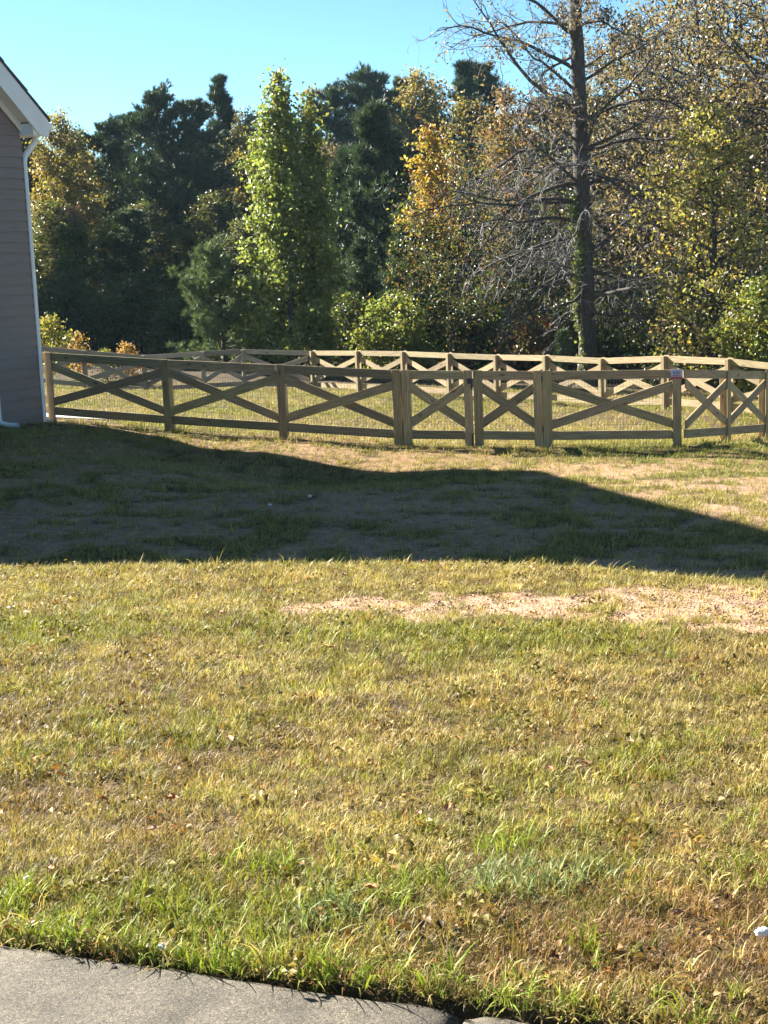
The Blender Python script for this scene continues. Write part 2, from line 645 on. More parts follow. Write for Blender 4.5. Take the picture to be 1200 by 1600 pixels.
def build_sidewalk():
    # a pavement of cast slabs; joints between slabs are real gaps
    edge = lambda x: walk_edge(x) + 0.0
    m = tag(empty('sidewalk', (0, 2.2, 1.40)), 'grey exposed-aggregate concrete sidewalk along the lawn edge', 'sidewalk', kind='structure')
    dirv = np.array([1, -0.385, 0]) / math.hypot(1, 0.385)
    nrm = np.array([-0.385, -1, 0]) / math.hypot(1, 0.385)
    o0 = np.array([0.135, walk_edge(0.135), 0])
    L = 1.52
    for k in range(-4, 4):
        me_s = np.linspace(k * L + 0.006, (k + 1) * L - 0.006, 40)
        me_t = np.concatenate([np.linspace(-0.0, 0.2, 12), np.linspace(0.25, 1.6, 14)])
        Sg, Tg = np.meshgrid(me_s, me_t)
        wob = (fbm(Sg * 1.0, Tg * 0, 0.12, 77, 3) - 0.5) * 0.035 * (Tg < 0.02)
        P = o0[None, None] + dirv * Sg[..., None] + nrm * (Tg + wob)[..., None]
        edge_drop = -0.02 * np.clip(1 - Tg / 0.03, 0, 1) - 0.012 * np.clip(1 - np.minimum(Sg - me_s[0], me_s[-1] - Sg) / 0.02, 0, 1)
        P[..., 2] = 1.55 + edge_drop + (fbm(Sg, Tg, 0.1, 5, 2) - .5) * 0.004
        nx, ny = len(me_s), len(me_t)
        V = P.reshape(-1, 3)
        i = np.arange(ny - 1)[:, None] * nx
        j = np.arange(nx - 1)[None, :]
        F = np.stack([i + j, i + nx + j, i + nx + j + 1, i + j + 1], -1).reshape(-1, 4)
        # skirt
        ring = np.concatenate([np.arange(nx), np.arange(2 * nx - 1, nx * ny, nx), np.arange(nx * ny - 2, nx * (ny - 1) - 1, -1), np.arange(nx * (ny - 2), 0, -nx)])
        Vs = V[ring].copy()
        Vs[:, 2] = 1.41
        n0 = len(V)
        a = np.arange(len(ring))
        b = (a + 1) % len(ring)
        Fs = np.stack([ring[a], ring[b], n0 + b, n0 + a], -1)
        me = np_mesh('paving_slab', np.concatenate([V, Vs]) - np.array([0, 2.2, 1.40]), np.concatenate([F, Fs]), smooth=False)
        link_mesh('paving_slab', me, CONCRETE, m)


build_sidewalk()

# ------------------------------------------------------------------ the house
C0 = np.array([-5.97, 27.0])
WV = np.array([0.387, 0.922])          # along the gable wall, away from the street
NV = np.array([0.922, -0.387])         # out of the gable wall


def hf(s, o, z):
    """house frame: s metres back along the wall from the far corner, o metres out of it"""
    p = C0 - WV * s + NV * o
    return (p[0], p[1], z)


def build_house():
    EAVE, SL, HALF, DEEP = 5.58, 0.70, 5.0, 9.0
    rt = lambda s: EAVE + SL * (s + 0.4) if s <= HALF else EAVE + SL * (2 * HALF - s + 0.4)
    base = hf(5, -4.5, 0.2)
    root = tag(empty('brown_house', base), 'taupe lap-sided house with white rake boards and downspouts', 'house')
    org = np.array(base)
    def fr(s, o, z):
        return tuple(np.array(hf(s, o, z)) - org)
    # structural body
    b = MB()
    prof = [(0, -0.3), (2 * HALF, -0.3), (2 * HALF, rt(2 * HALF) - 0.32), (HALF, rt(HALF) - 0.32), (0, rt(0) - 0.32)]
    b.prism([fr(s, 0, z) for s, z in prof], [fr(s, -DEEP, z) for s, z in prof])
    b.build('wall', SIDING, root)
    # lap siding, course by course
    step = 0.178
    k = 0
    while True:
        z0 = -0.05 + k * step
        z1 = z0 + step + 0.012
        lim = lambda z: max(0.0, (z - (EAVE - 0.42)) / SL - 0.4)
        s0 = max(0.0, lim(z1))
        s1 = 2 * HALF - s0
        if s1 - s0 < 0.3:
            break
        m = MB()
        c = [(s0, 0.004), (s1, 0.004)]
        m.prism([fr(s0, 0.003, z0), fr(s1, 0.003, z0), fr(s1, 0.003, z1), fr(s0, 0.003, z1)],
                [fr(s0, 0.034, z0), fr(s1, 0.034, z0), fr(s1, 0.010, z1), fr(s0, 0.010, z1)])
        m.build('siding_plank', SIDING, root)
        k += 1
    m = MB(); m.box((-0.022, -0.10, -0.2), (-0.001, 0.028, 5.2), fr); m.build('corner_board', SIDING, root)
    # roof slabs
    for sgn in (0, 1):
        f = (lambda s: s) if sgn == 0 else (lambda s: 2 * HALF - s)
        m = MB()
        q = lambda o: [fr(f(-0.48), o, rt(-0.4) - 0.05), fr(f(HALF), o, rt(HALF)), fr(f(HALF), o, rt(HALF) + 0.045), fr(f(-0.48), o, rt(-0.4) - 0.005)]
        m.prism(q(0.33), q(-DEEP - 0.33))
        r = m.build('roof', SHINGLE, root)
        # shingle courses: ragged tabs along the rake, each row a little proud
        for j in range(18):
            sA = -0.46 + j * 0.30
            sB = min(sA + 0.33, HALF)
            if sA >= HALF - 0.05:
                break
            mm = MB()
            wob = R.uniform(-0.012, 0.015)
            g = lambda o: [fr(f(sA), o, rt(sA) + 0.047), fr(f(sB), o, rt(sB) + 0.047), fr(f(sB), o, rt(sB) + 0.050), fr(f(sA), o, rt(sA) + 0.062)]
            mm.prism(g(0.33 + wob), g(-DEEP - 0.34))
            mm.build('shingle', SHINGLE, r)
        # rake fascia (two boards: main board and shadow board)
        m = MB()
        q = lambda o: [fr(f(-0.42), o, rt(-0.4) - 0.27), fr(f(HALF), o, rt(HALF) - 0.27 - 0.014), fr(f(HALF), o, rt(HALF) - 0.002), fr(f(-0.42), o, rt(-0.4) - 0.052)]
        q = lambda o: [fr(f(-0.42), o, EAVE - 0.29), fr(f(-0.18), o, EAVE - 0.29), fr(f(HALF), o, rt(HALF) - 0.37), fr(f(HALF), o, rt(HALF) - 0.002), fr(f(-0.42), o, EAVE - 0.018)]
        m.prism(q(0.285), q(0.315))
        m.build('rake_board', TRIM, root)
        # soffit under the overhang and frieze board on the wall
        m = MB()
        q = lambda o: [fr(f(0.0), o, rt(0.0) - 0.34), fr(f(HALF), o, rt(HALF) - 0.34), fr(f(HALF), o, rt(HALF) - 0.31), fr(f(0.0), o, rt(0.0) - 0.31)]
        m.prism(q(0.03), q(0.283))
        m.build('soffit', TRIM, root)
        m = MB()
        q = lambda o: [fr(f(0.0), o, rt(0.0) - 0.50), fr(f(HALF), o, rt(HALF) - 0.46), fr(f(HALF), o, rt(HALF) - 0.345), fr(f(0.0), o, rt(0.0) - 0.345)]
        m.prism(q(0.027), q(0.05))
        m.build('frieze_board', TRIM, root)
        # boxed eave return
        m = MB()
        a, bb = sorted((f(-0.40), f(-0.004)))
        m.box((a, -DEEP, EAVE - 0.285), (bb, 0.282, EAVE - 0.10), fr)
        m.build('eave_box', TRIM, root)
        # gutter: open trough
        m = MB()
        for (u0, u1, z0, z1) in ((-0.54, -0.425, -0.19, -0.185), (-0.545, -0.537, -0.19, -0.06), (-0.428, -0.422, -0.19, -0.06)):
            a, bb = sorted((f(u0), f(u1)))
            m.box((a, -DEEP - 0.3, EAVE + z0), (bb, 0.31, EAVE + z1), fr)
        a, bb = sorted((f(-0.54), f(-0.425)))
        m.box((a, 0.308, EAVE - 0.19), (bb, 0.315, EAVE - 0.06), fr)
        m.build('gutter', TRIM, root)
    # downspout at the far corner, with its S-shaped elbow up to the gutter
    t = Tubes()
    pts = [(-0.48, EAVE - 0.19), (-0.47, EAVE - 0.28), (-0.40, EAVE - 0.40), (-0.24, EAVE - 0.52), (-0.11, EAVE - 0.62), (-0.07, EAVE - 0.72), (-0.07, 0.55), (-0.07, 0.45)]
    P = [np.array(fr(s, 0.0, z)) for s, z in pts]
    t.add(P, [0.055] * len(P), 8)
    e = [np.array(fr(-0.07, 0.0, 0.47)), np.array(fr(-0.10, 0.02, 0.38)), np.array(fr(-0.30, 0.06, 0.33))]
    t.add(e, [0.055] * 3, 8)
    link_mesh('downspout', t.mesh('downspout'), TRIM, root)
    # second downspout nearer the street with a kicked-out foot
    t = Tubes()
    zg = float(terrain(*hf(1.27, 0.1, 0)[:2]))
    P = [np.array(fr(1.29, 0.07, z)) for z in (4.8, 3, 1.4, zg + 0.16)] + [np.array(fr(1.28, 0.10, zg + 0.09)), np.array(fr(1.25, 0.22, zg + 0.06)), np.array(fr(1.22, 0.40, zg + 0.05))]
    t.add(P, [0.042] * len(P), 8)
    link_mesh('downspout', t.mesh('downspout'), TRIM, root)


build_house()

# concrete slab behind the fence, by the house
def build_patio():
    g = lambda x, y: float(terrain(x, y))
    m = MB()
    q = [(-6.2, 28.2), (-4.75, 28.5), (-5.2, 31.2), (-6.8, 30.8)]
    m.prism([(x, y, g(x, y) + 0.05) for x, y in q], [(x, y, g(x, y) - 0.15) for x, y in q])
    tag(m.build('patio', SLAB), 'pale concrete patio slab behind the fence by the house corner', 'patio', kind='structure')


build_patio()

# ------------------------------------------------------------------ crossbuck fences
H = 1.22


def fence_frame(a, b, org):
    """frame along a post pair: s metres from a, o metres towards the outside, z above the (sloping) ground line"""
    a, b = np.array(a, float), np.array(b, float)
    d = b - a
    L = math.hypot(d[0], d[1])
    t = d[:2] / L
    n = np.array([t[1], -t[0]])
    def f(s, o, z):
        return (a[0] + t[0] * s + n[0] * o - org[0], a[1] + t[1] * s + n[1] * o - org[1], a[2] + d[2] * s / L + z - org[2])
    return f, L


def cross_panel(root, f, L, mat, s0=0.0, s1=None, mesh=True, gap=0.07, zlo=0.12, rail=0.14, wide=0.14):
    """top rail, bottom rail, X of one long and two short boards, welded wire in front"""
    s1 = L if s1 is None else s1
    def board(name, pts):
        m = MB()
        m.prism([f(s, 0.026, z) for s, z in pts], [f(s, 0.0, z) for s, z in pts])
        return m.build(name, mat, root)
    e = 0.003
    board('top_rail', [(s0 + e, H - rail), (s1 - e, H - rail + R.uniform(-.004, .004)), (s1 - e, H), (s0 + e, H)])
    board('bottom_rail', [(s0 + e, zlo), (s1 - e, zlo), (s1 - e, zlo + rail), (s0 + e, zlo + rail)])
    a, b = s0 + gap - 0.02, s1 - gap + 0.02
    z0, z1 = zlo + rail, H - rail
    hw = wide / 2
    w = b - a
    th = math.atan2(z1 - z0 - wide, w)
    hv = hw / math.cos(th)
    za, zb = z0 + hv + 0.003, z1 - hv - 0.003
    board('brace', [(a, za - hv), (b, zb - hv), (b, zb + hv), (a, za + hv)])
    # the other diagonal in two pieces, cut to meet the long board
    m1 = (zb - za) / w
    def meet(off, other):     # falling edge zb - m1*s + off meets rising edge za + m1*s + other
        s = (zb - za + off - other) / (2 * m1)
        return (a + s, zb - m1 * s + off)
    g = 0.002
    p1, p2 = meet(-hv, hv + g), meet(hv, hv + g)
    board('brace', [(a, zb - hv), p1, p2, (a, zb + hv)])
    p1, p2 = meet(-hv, -hv - g), meet(hv, -hv - g)
    board('brace', [p1, (b, za - hv), (b, za + hv), p2])
    if mesh:
        m = MB()
        r = 0.0016
        x = s0 + 0.05
        while x < s1 - 0.03:
            m.prism([f(x - r, 0.029, 0.03), f(x + r, 0.029, 0.03), f(x + r, 0.029, H - 0.02), f(x - r, 0.029, H - 0.02)],
                    [f(x - r, 0.0275, 0.03), f(x + r, 0.0275, 0.03), f(x + r, 0.0275, H - 0.02), f(x - r, 0.0275, H - 0.02)])
            x += 0.051
        z = 0.05
        while z < H - 0.02:
            m.prism([f(s0 + 0.02, 0.031, z - r), f(s1 - 0.02, 0.031, z - r), f(s1 - 0.02, 0.031, z + r), f(s0 + 0.02, 0.031, z + r)],
                    [f(s0 + 0.02, 0.0292, z - r), f(s1 - 0.02, 0.0292, z - r), f(s1 - 0.02, 0.0292, z + r), f(s0 + 0.02, 0.0292, z + r)])
            z += 0.102
        tag(m.build('wire_mesh', STEEL, root), kind='stuff')


def upright(root, f, s, mat, width=0.14, o0=0.033, o1=0.058, z0=-0.04, z1=H + 0.012, name='batten'):
    m = MB()
    m.prism([f(s - width / 2, o1, z0), f(s - width / 2, o1, z1), f(s + width / 2, o1, z1), f(s + width / 2, o1, z0)],
            [f(s - width / 2, o0, z0), f(s - width / 2, o0, z1), f(s + width / 2, o0, z1), f(s + width / 2, o0, z0)])
    return m.build(name, mat, root, bevel=0.004)


def post(root, f, s, mat, width=0.10, z1=H - 0.01):
    m = MB()
    m.prism([f(s - width / 2, -0.003, -0.3), f(s - width / 2, -0.003, z1), f(s + width / 2, -0.003, z1), f(s + width / 2, -0.003, -0.3)],
            [f(s - width / 2, -0.003 - width, -0.3), f(s - width / 2, -0.003 - width, z1), f(s + width / 2, -0.003 - width, z1), f(s + width / 2, -0.003 - width, -0.3)])
    return m.build('post', mat, root, bevel=0.005)


def gz(x, y):
    return float(terrain(x, y))


def fence_run(label, pts, mat, mesh=True, ends=(True, True), stub=None):
    P = [np.array([x, y, gz(x, y)]) for x, y in pts]
    org = P[0]
    root = tag(empty('crossbuck_fence', org), label, 'fence')
    for i in range(len(P) - 1):
        f, L = fence_frame(P[i], P[i + 1], org)
        cross_panel(root, f, L, mat, mesh=mesh)
        if i > 0 or ends[0]:
            post(root, f, 0.0, mat)
            upright(root, f, 0.0 if i or not ends[0] else 0.07, mat)
        if i == len(P) - 2 and ends[1]:
            post(root, f, L - 0.05, mat)
            upright(root, f, L - 0.07, mat)
    return root, org, P


# front run from the house corner to the gate
FR = [(-5.86, 27.25), (-3.62, 26.30), (-1.60, 25.35), (0.36, 24.62)]
root, org, P = fence_run('wood crossbuck fence of three panels between house corner and double gate', FR, WOOD)
# short stub boards tying the first post to the house wall
f, L = fence_frame(P[0] - np.array([0.30, -0.13, -0.02]), P[0], org)
for z0, z1 in ((H - 0.14, H), (0.14, 0.28), (0.85, 0.97), (0.36, 0.48)):
    m = MB(); m.prism([f(0.0, 0.026, z0), f(L, 0.026, z0), f(L, 0.026, z1), f(0.0, 0.026, z1)], [f(0.0, 0, z0), f(L, 0, z0), f(L, 0, z1), f(0.0, 0, z1)])
    m.build('stub_rail', WOOD, root)

# the panel right of the gate, then the run going back along the right side
GX0, GX1 = (0.40, 24.60), (2.56, 24.42)
RP = [(2.60, 24.40), (4.78, 24.30)]
front_panel, _, _ = fence_run('single wood crossbuck panel right of the gate with white sign on its end post', RP, WOOD)
RS = [(4.83, 24.33), (5.90, 26.05), (6.98, 27.75), (8.05, 29.45), (9.12, 31.15), (10.2, 32.85), (11.3, 34.5)]
fence_run('wood crossbuck fence run going back along the right side of the yard', RS, WOOD, mesh=False, ends=(False, True))

# double gate: two leaves, each with one X
def gate_leaf(label, a, b, latch_side):
    A = np.array([a[0], a[1], gz(*a)]); B = np.array([b[0], b[1], gz(*b)])
    root = tag(empty('gate_leaf', A), label, 'gate', group='double gate in the front fence')
    f, L = fence_frame(A, B, A)
    cross_panel(root, f, L, WOOD, gap=0.10)
    upright(root, f, 0.075, WOOD, width=0.142, z0=0.02, name='stile')
    upright(root, f, L - 0.075, WOOD, width=0.142, z0=0.02, name='stile')
    s = L - 0.05 if latch_side else 0.06
    if latch_side:
        m = MB(); m.box((L - 0.085, 0.059, 1.02), (L - 0.005, 0.075, 1.10), f)
        m.box((L - 0.03, 0.075, 0.93), (L - 0.005, 0.085, 1.10), f)
        m.build('latch', IRON, root)
        m = MB(); m.box((L - 0.035, 0.059, -0.05), (L - 0.015, 0.072, 0.22), f)
        m.build('drop_bolt', IRON, root)
    else:
        for z in (0.25, 1.05):
            m = MB(); m.box((L - 0.012, 0.059, z), (L + 0.004, 0.066, z + 0.10), f)
            m.build('hinge', IRON, root)
    return root


midx, midy = 1.50, 24.51
gate_leaf('gate leaf of crossed boards with black latch, on the house side', (0.366, 24.612), (midx - 0.004, midy), True)
gate_leaf('gate leaf of crossed boards without a latch, hung beside the signed panel', (midx + 0.004, midy), (2.596, 24.405), False)

# small sign on the corner post
def build_sign():
    a = np.array([4.78, 24.30, gz(4.78, 24.30)]); b = np.array([2.60, 24.40, gz(2.60, 24.40)])
    f, L = fence_frame(b, a, a)
    root = tag(empty('sign_plate', a + np.array([-0.07, -0.07, H - 0.14])), 'small white notice with blurred text lines and red lower band on corner post', 'sign')
    org2 = np.array(root.location) - a
    g = lambda s, o, z: tuple(np.array(f(s, o, z)) - org2)
    s0, s1 = L - 0.165, L + 0.02
    m = MB(); m.box((s0, 0.060, H - 0.145), (s1, 0.064, H + 0.008), g); m.build('plate', PLATE, root)
    m = MB(); m.box((s0 + 0.004, 0.0645, H - 0.143), (s1 - 0.004, 0.066, H - 0.108), g); m.build('red_band', RED, root)
    for k, (z, a0, a1) in enumerate(((H - 0.035, 0.03, 0.155), (H - 0.062, 0.045, 0.14), (H - 0.088, 0.035, 0.15))):
        m = MB()
        x = s0 + a0
        while x < s0 + a1:
            wdt = R.uniform(0.008, 0.02)
            m.box((x, 0.0645, z - 0.009), (min(x + wdt, s0 + a1), 0.0655, z + 0.009), g)
            x += wdt + 0.006
        m.build('print_line', INK, root)


build_sign()

# back fence: sunlit run on the right, shaded run across the far side
def on_line(px, a, b):
    """where the sight line of photo column px crosses the fence line a-b"""
    d = at(px, 600, 1.0)[0]
    dx, dy = b[0] - a[0], b[1] - a[1]
    t = (d * a[1] - a[0]) / (dx - d * dy)
    return (a[0] + dx * t, a[1] + dy * t)


LA, LB = (-2.02, 46.6), (6.40, 34.6)
BK = [on_line(px, LA, LB) for px in (490, 562, 633, 704, 778, 855, 942, 1040, 1140)] + [(8.9, 31.1), (10.3, 29.2)]
BK = BK[::-1]
fence_run('sunlit wood crossbuck fence slanting across the far side of the back yard', BK, WOOD, mesh=False)
BL = [(-12.4, 46.4), (-10.6, 46.3), (-8.8, 46.2), (-7.0, 46.1), (-5.25, 46.2), (-4.05, 46.4), (-2.06, 46.65)][::-1]
fence_run('shaded grey crossbuck fence across the left far end of the back yard', BL, WOOD_GREY, mesh=False, ends=(False, True))

# ------------------------------------------------------------------ trees
def lin(c):
    c = np.asarray(c, float) / 255.0
    return np.where(c <= 0.04045, c / 12.92, ((c + 0.055) / 1.055) ** 2.4)


def palette(cols, weights, n, rng, jitter=0.16):
    c = np.array(cols, float)
    idx = rng.choice(len(c), n, p=np.array(weights) / sum(weights))
    out = c[idx] * rng.uniform(1 - jitter, 1 + jitter, (n, 1)) * rng.uniform(1 - jitter * .5, 1 + jitter * .5, (n, 3))
    return np.clip(out, 0.004, 0.9)


def leaf_quads(cen, size, nrm, rng, col, aspect=0.62, fold=0.22):
    """four-cornered, folded leaves"""
    n = len(cen)
    nrm = nrm / (np.linalg.norm(nrm, axis=1)[:, None] + 1e-9)
    d = rng.normal(size=(n, 3))
    d -= nrm * (d * nrm).sum(1)[:, None]
    d /= np.linalg.norm(d, axis=1)[:, None] + 1e-9
    s = np.cross(nrm, d)
    size = size[:, None]
    base = cen - d * size * 0.5
    tip = cen + d * size * 0.5 - nrm * size * fold * 0.4
    l = cen + s * size * aspect * 0.5 + nrm * size * fold
    r = cen - s * size * aspect * 0.5 + nrm * size * fold
    V = np.stack([base, r, tip, l], 1).reshape(-1, 3)
    i = np.arange(n)[:, None] * 4
    T = np.concatenate([i + np.array([0, 1, 2]), i + np.array([0, 2, 3])], 1).reshape(-1, 3)
    return V, T, np.repeat(col, 4, 0)


def wander(p, d, length, n, rng, curl=0.25, grav=0.0):
    pts = [np.array(p, float)]
    d = np.array(d, float)
    d /= np.linalg.norm(d)
    st = length / n
    for i in range(n):
        d = d + rng.normal(size=3) * curl + np.array([0, 0, -grav])
        d /= np.linalg.norm(d)
        pts.append(pts[-1] + d * st)
    return np.array(pts)


def deciduous(seed, height, shape, leaves, leaf, cols, weights, trunk_r=0.16, first=0.12, limbs=34, up=0.5, spread=0.30, bark=None, clump=0.35, sub=3, top_cols=None, aspect=0.62):
    """shape(t) = crown radius at height fraction t.  Returns (wood mesh, crown mesh)."""
    rng = np.random.default_rng(seed)
    tb = Tubes()
    n = 12
    zz = np.linspace(0, height * 0.97, n)
    ax = np.cumsum(rng.normal(size=(n, 2)) * height * 0.006, 0)
    ax -= ax[0]
    trunk = np.column_stack([ax, zz])
    tb.add(trunk, np.interp(zz, [0, height], [trunk_r, trunk_r * 0.08]) * (1 + 0.5 * np.exp(-zz / (height * .03))), 8)
    spots = []
    for i in range(limbs):
        t = first + (1 - first) * ((i + rng.uniform(0, 1)) / limbs) ** 0.9
        t = min(t, 0.985)
        z = t * height * 0.97
        p = np.array([np.interp(z, zz, ax[:, 0]), np.interp(z, zz, ax[:, 1]), z])
        rad = shape(min(t + 0.05, 1.0)) * rng.uniform(0.75, 1.1)
        az = i * 2.39996 + rng.uniform(-0.5, 0.5)
        upk = up * rng.uniform(0.6, 1.4)
        ln = rad * math.sqrt(1 + upk * upk)
        pts = wander(p - np.array([0, 0, rad * upk * 0.5]), (math.cos(az), math.sin(az), upk), ln, 6, rng, 0.14, -0.01)
        pts[0] = np.array([p[0], p[1], pts[0][2]])
        r0 = min(trunk_r * 0.38, 0.02 + 0.016 * ln)
        tb.add(pts, np.linspace(r0, 0.008, len(pts)), 4)
        for q in range(2, 7):
            spots.append((pts[q], (1.0 if q > 3 else 0.6) * (0.15 + rad)))
        for k in range(sub):
            j = rng.integers(2, 6)
            d2 = rng.normal(size=3) * 0.8 + (pts[j] - pts[j - 1]) / (np.linalg.norm(pts[j] - pts[j - 1]) + 1e-6)
            p2 = wander(pts[j], d2, ln * rng.uniform(0.25, 0.5), 4, rng, 0.2)
            tb.add(p2, np.linspace(r0 * 0.45, 0.005, 5), 3)
            spots += [(p2[2], .8 * (0.15 + rad)), (p2[4], 0.15 + rad)]
    sp = np.array([s for s, _ in spots])
    wt = np.array([w for _, w in spots])
    idx = rng.choice(len(sp), leaves, p=wt / wt.sum())
    # leaves gather in clumps round the twigs, clumps differ in density
    cen = sp[idx] + rng.normal(size=(leaves, 3)) * clump * np.array([1, 1, 0.8]) * rng.uniform(0.3, 1.0, (leaves, 1))
    keep = cen[:, 2] > height * 0.01
    cen = cen[keep]
    m = len(cen)
    nrm = rng.normal(size=(m, 3)) * 0.8 + np.array([0, 0, 0.45])
    ctr = np.array([0, 0, 0]) * 1.0
    outw = cen.copy(); outw[:, 2] = 0
    outw /= np.linalg.norm(outw, axis=1)[:, None] + 1e-6
    nrm += outw * 0.5
    colr = palette(cols, weights, m, rng)
    # neighbouring leaves share a hue: tint by limb spot
    tint = palette(cols, weights, len(sp), rng)[idx[keep]]
    colr = colr * 0.55 + tint * 0.45
    if top_cols is not None:
        f = smooth(0.86, 1.0, cen[:, 2] / height + rng.normal(size=m) * 0.06)[:, None]
        colr = colr * (1 - f) + palette(top_cols, [1] * len(top_cols), m, rng) * f
    V, T, Cc = leaf_quads(cen, rng.uniform(0.65, 1.3, m) * leaf, nrm, rng, colr, aspect)
    return tb.mesh('tree_wood'), np_mesh('tree_crown', V, T, Cc)


def pine(seed, height, shape, tufts, tuft, cols, weights, trunk_r=0.15, first=0.05, whorls=20, needles=16, up=0.35, width=0.030):
    rng = np.random.default_rng(seed)
    tb = Tubes()
    n = 10
    zz = np.linspace(0, height * 0.985, n)
    ax = np.cumsum(rng.normal(size=(n, 2)) * height * 0.004, 0)
    ax -= ax[0]
    tb.add(np.column_stack([ax, zz]), np.interp(zz, [0, height], [trunk_r, 0.015]), 7)
    tips, dirs = [], []
    for i in range(whorls):
        t = first + (1 - first) * (i + 0.5) / whorls
        for k in range(rng.integers(4, 7)):
            z = min(0.985, t + rng.uniform(-0.5, 0.5) / whorls) * height
            p = np.array([np.interp(z, zz, ax[:, 0]), np.interp(z, zz, ax[:, 1]), z])
            rad = shape(min(1, t)) * rng.uniform(0.55, 1.12)
            az = rng.uniform(0, 2 * np.pi)
            pts = wander(p, (math.cos(az), math.sin(az), up * rng.uniform(0.2, 1.3)), max(rad, 0.15), 5, rng, 0.12, -0.05)
            tb.add(pts, np.linspace(0.01 + 0.018 * rad, 0.007, 6), 4)
            for q in range(2, 6):
                tips.append(pts[q]); dirs.append(pts[q] - pts[q - 1])
                for _ in range(2):
                    side = rng.normal(size=3) * rad * 0.13
                    side[2] = abs(side[2]) * 0.8
                    tips.append(pts[q] + side); dirs.append(pts[q] - pts[q - 1] + side * 0.7)
    tips.append(np.array([ax[-1, 0], ax[-1, 1], height])); dirs.append(np.array([0, 0, 1.0]))
    tips, dirs = np.array(tips), np.array(dirs)
    sel = rng.choice(len(tips), tufts, replace=tufts > len(tips))
    tips, dirs = tips[sel] + rng.normal(size=(tufts, 3)) * tuft * 0.25, dirs[sel]
    dirs = dirs / (np.linalg.norm(dirs, axis=1)[:, None] + 1e-6) + np.array([0, 0, 0.55])
    # each tuft: a brush of needle bundles, one triangle each
    m = tufts * needles
    base = np.repeat(tips, needles, 0)
    d = np.repeat(dirs, needles, 0) + rng.normal(size=(m, 3)) * 0.75
    d /= np.linalg.norm(d, axis=1)[:, None]
    s = np.cross(d, rng.normal(size=(m, 3)))
    s /= np.linalg.norm(s, axis=1)[:, None] + 1e-6
    ln = tuft * rng.uniform(0.6, 1.15, (m, 1))
    wd = width * rng.uniform(0.7, 1.3, (m, 1))
    st = base - d * ln * 0.15
    V = np.stack([st - s * wd * .6, st + s * wd * .6, st + d * ln + s * wd * 0.1], 1).reshape(-1, 3)
    T = np.arange(m * 3).reshape(-1, 3)
    colr = palette(cols, weights, m, rng) * 0.5 + np.repeat(palette(cols, weights, tufts, rng), needles, 0) * 0.5
    return tb.mesh('pine_wood'), np_mesh('pine_needles', V, T, np.repeat(colr, 3, 0))


def plant(name, label, cat, meshes, x, y, group=None, rz=0.0, sc=1.0, mat=LEAF, z=None, lean=0.0, wood=BARK, sz=None, crown='crown'):
    z = gz(x, y) - 0.05 if z is None else z
    root = tag(empty(name, (x, y, z), rz), label, cat, group)
    root.scale = (sc, sc, sz or sc)
    root.rotation_euler = (lean, 0, rz)
    link_mesh('trunk', meshes[0], wood, root)
    link_mesh(crown, meshes[1], mat, root)
    return root


def xy(px, Y):
    p = at(px, 550, Y)
    return p[0], Y


def top_h(px, py, Y):
    """height of a tree standing at depth Y whose top shows at photo row py"""
    p = at(px, py, Y)
    return p[2] - gz(p[0], Y) + 0.05


G1, G2, G3, G4 = (0.080, 0.115, 0.026), (0.115, 0.155, 0.034), (0.17, 0.20, 0.045), (0.045, 0.070, 0.020)
YEL, GOLD, ORG, RUST, REDL, TAN, BRN, PINK = (0.34, 0.27, 0.055), (0.36, 0.22, 0.04), (0.40, 0.15, 0.035), (0.26, 0.085, 0.03), (0.30, 0.045, 0.035), (0.26, 0.18, 0.09), (0.14, 0.095, 0.055), (0.42, 0.20, 0.15)
P1, P2, P3 = (0.036, 0.062, 0.032), (0.054, 0.086, 0.040), (0.085, 0.12, 0.052)

col_shape = lambda r: (lambda t: r * (1.0 - 0.46 * t - 0.50 * np.clip((t - 0.78) / 0.22, 0, 1)) * (0.75 + 0.25 * smooth(0, 0.12, t)))
egg = lambda r: (lambda t: r * max(0.12, math.sin(math.pi * min(0.98, max(0.03, 0.06 + 0.90 * t))) ** 0.7))
cone = lambda r: (lambda t: r * max(1.06 - t, 0.02) ** 0.75 * (0.7 + 0.3 * smooth(0, 0.2, t)))
dome = lambda r: (lambda t: r * max(0.10, (1 - max(0, (t - 0.45) / 0.58) ** 2) ** 0.5 if t < 1.02 else 0.1))


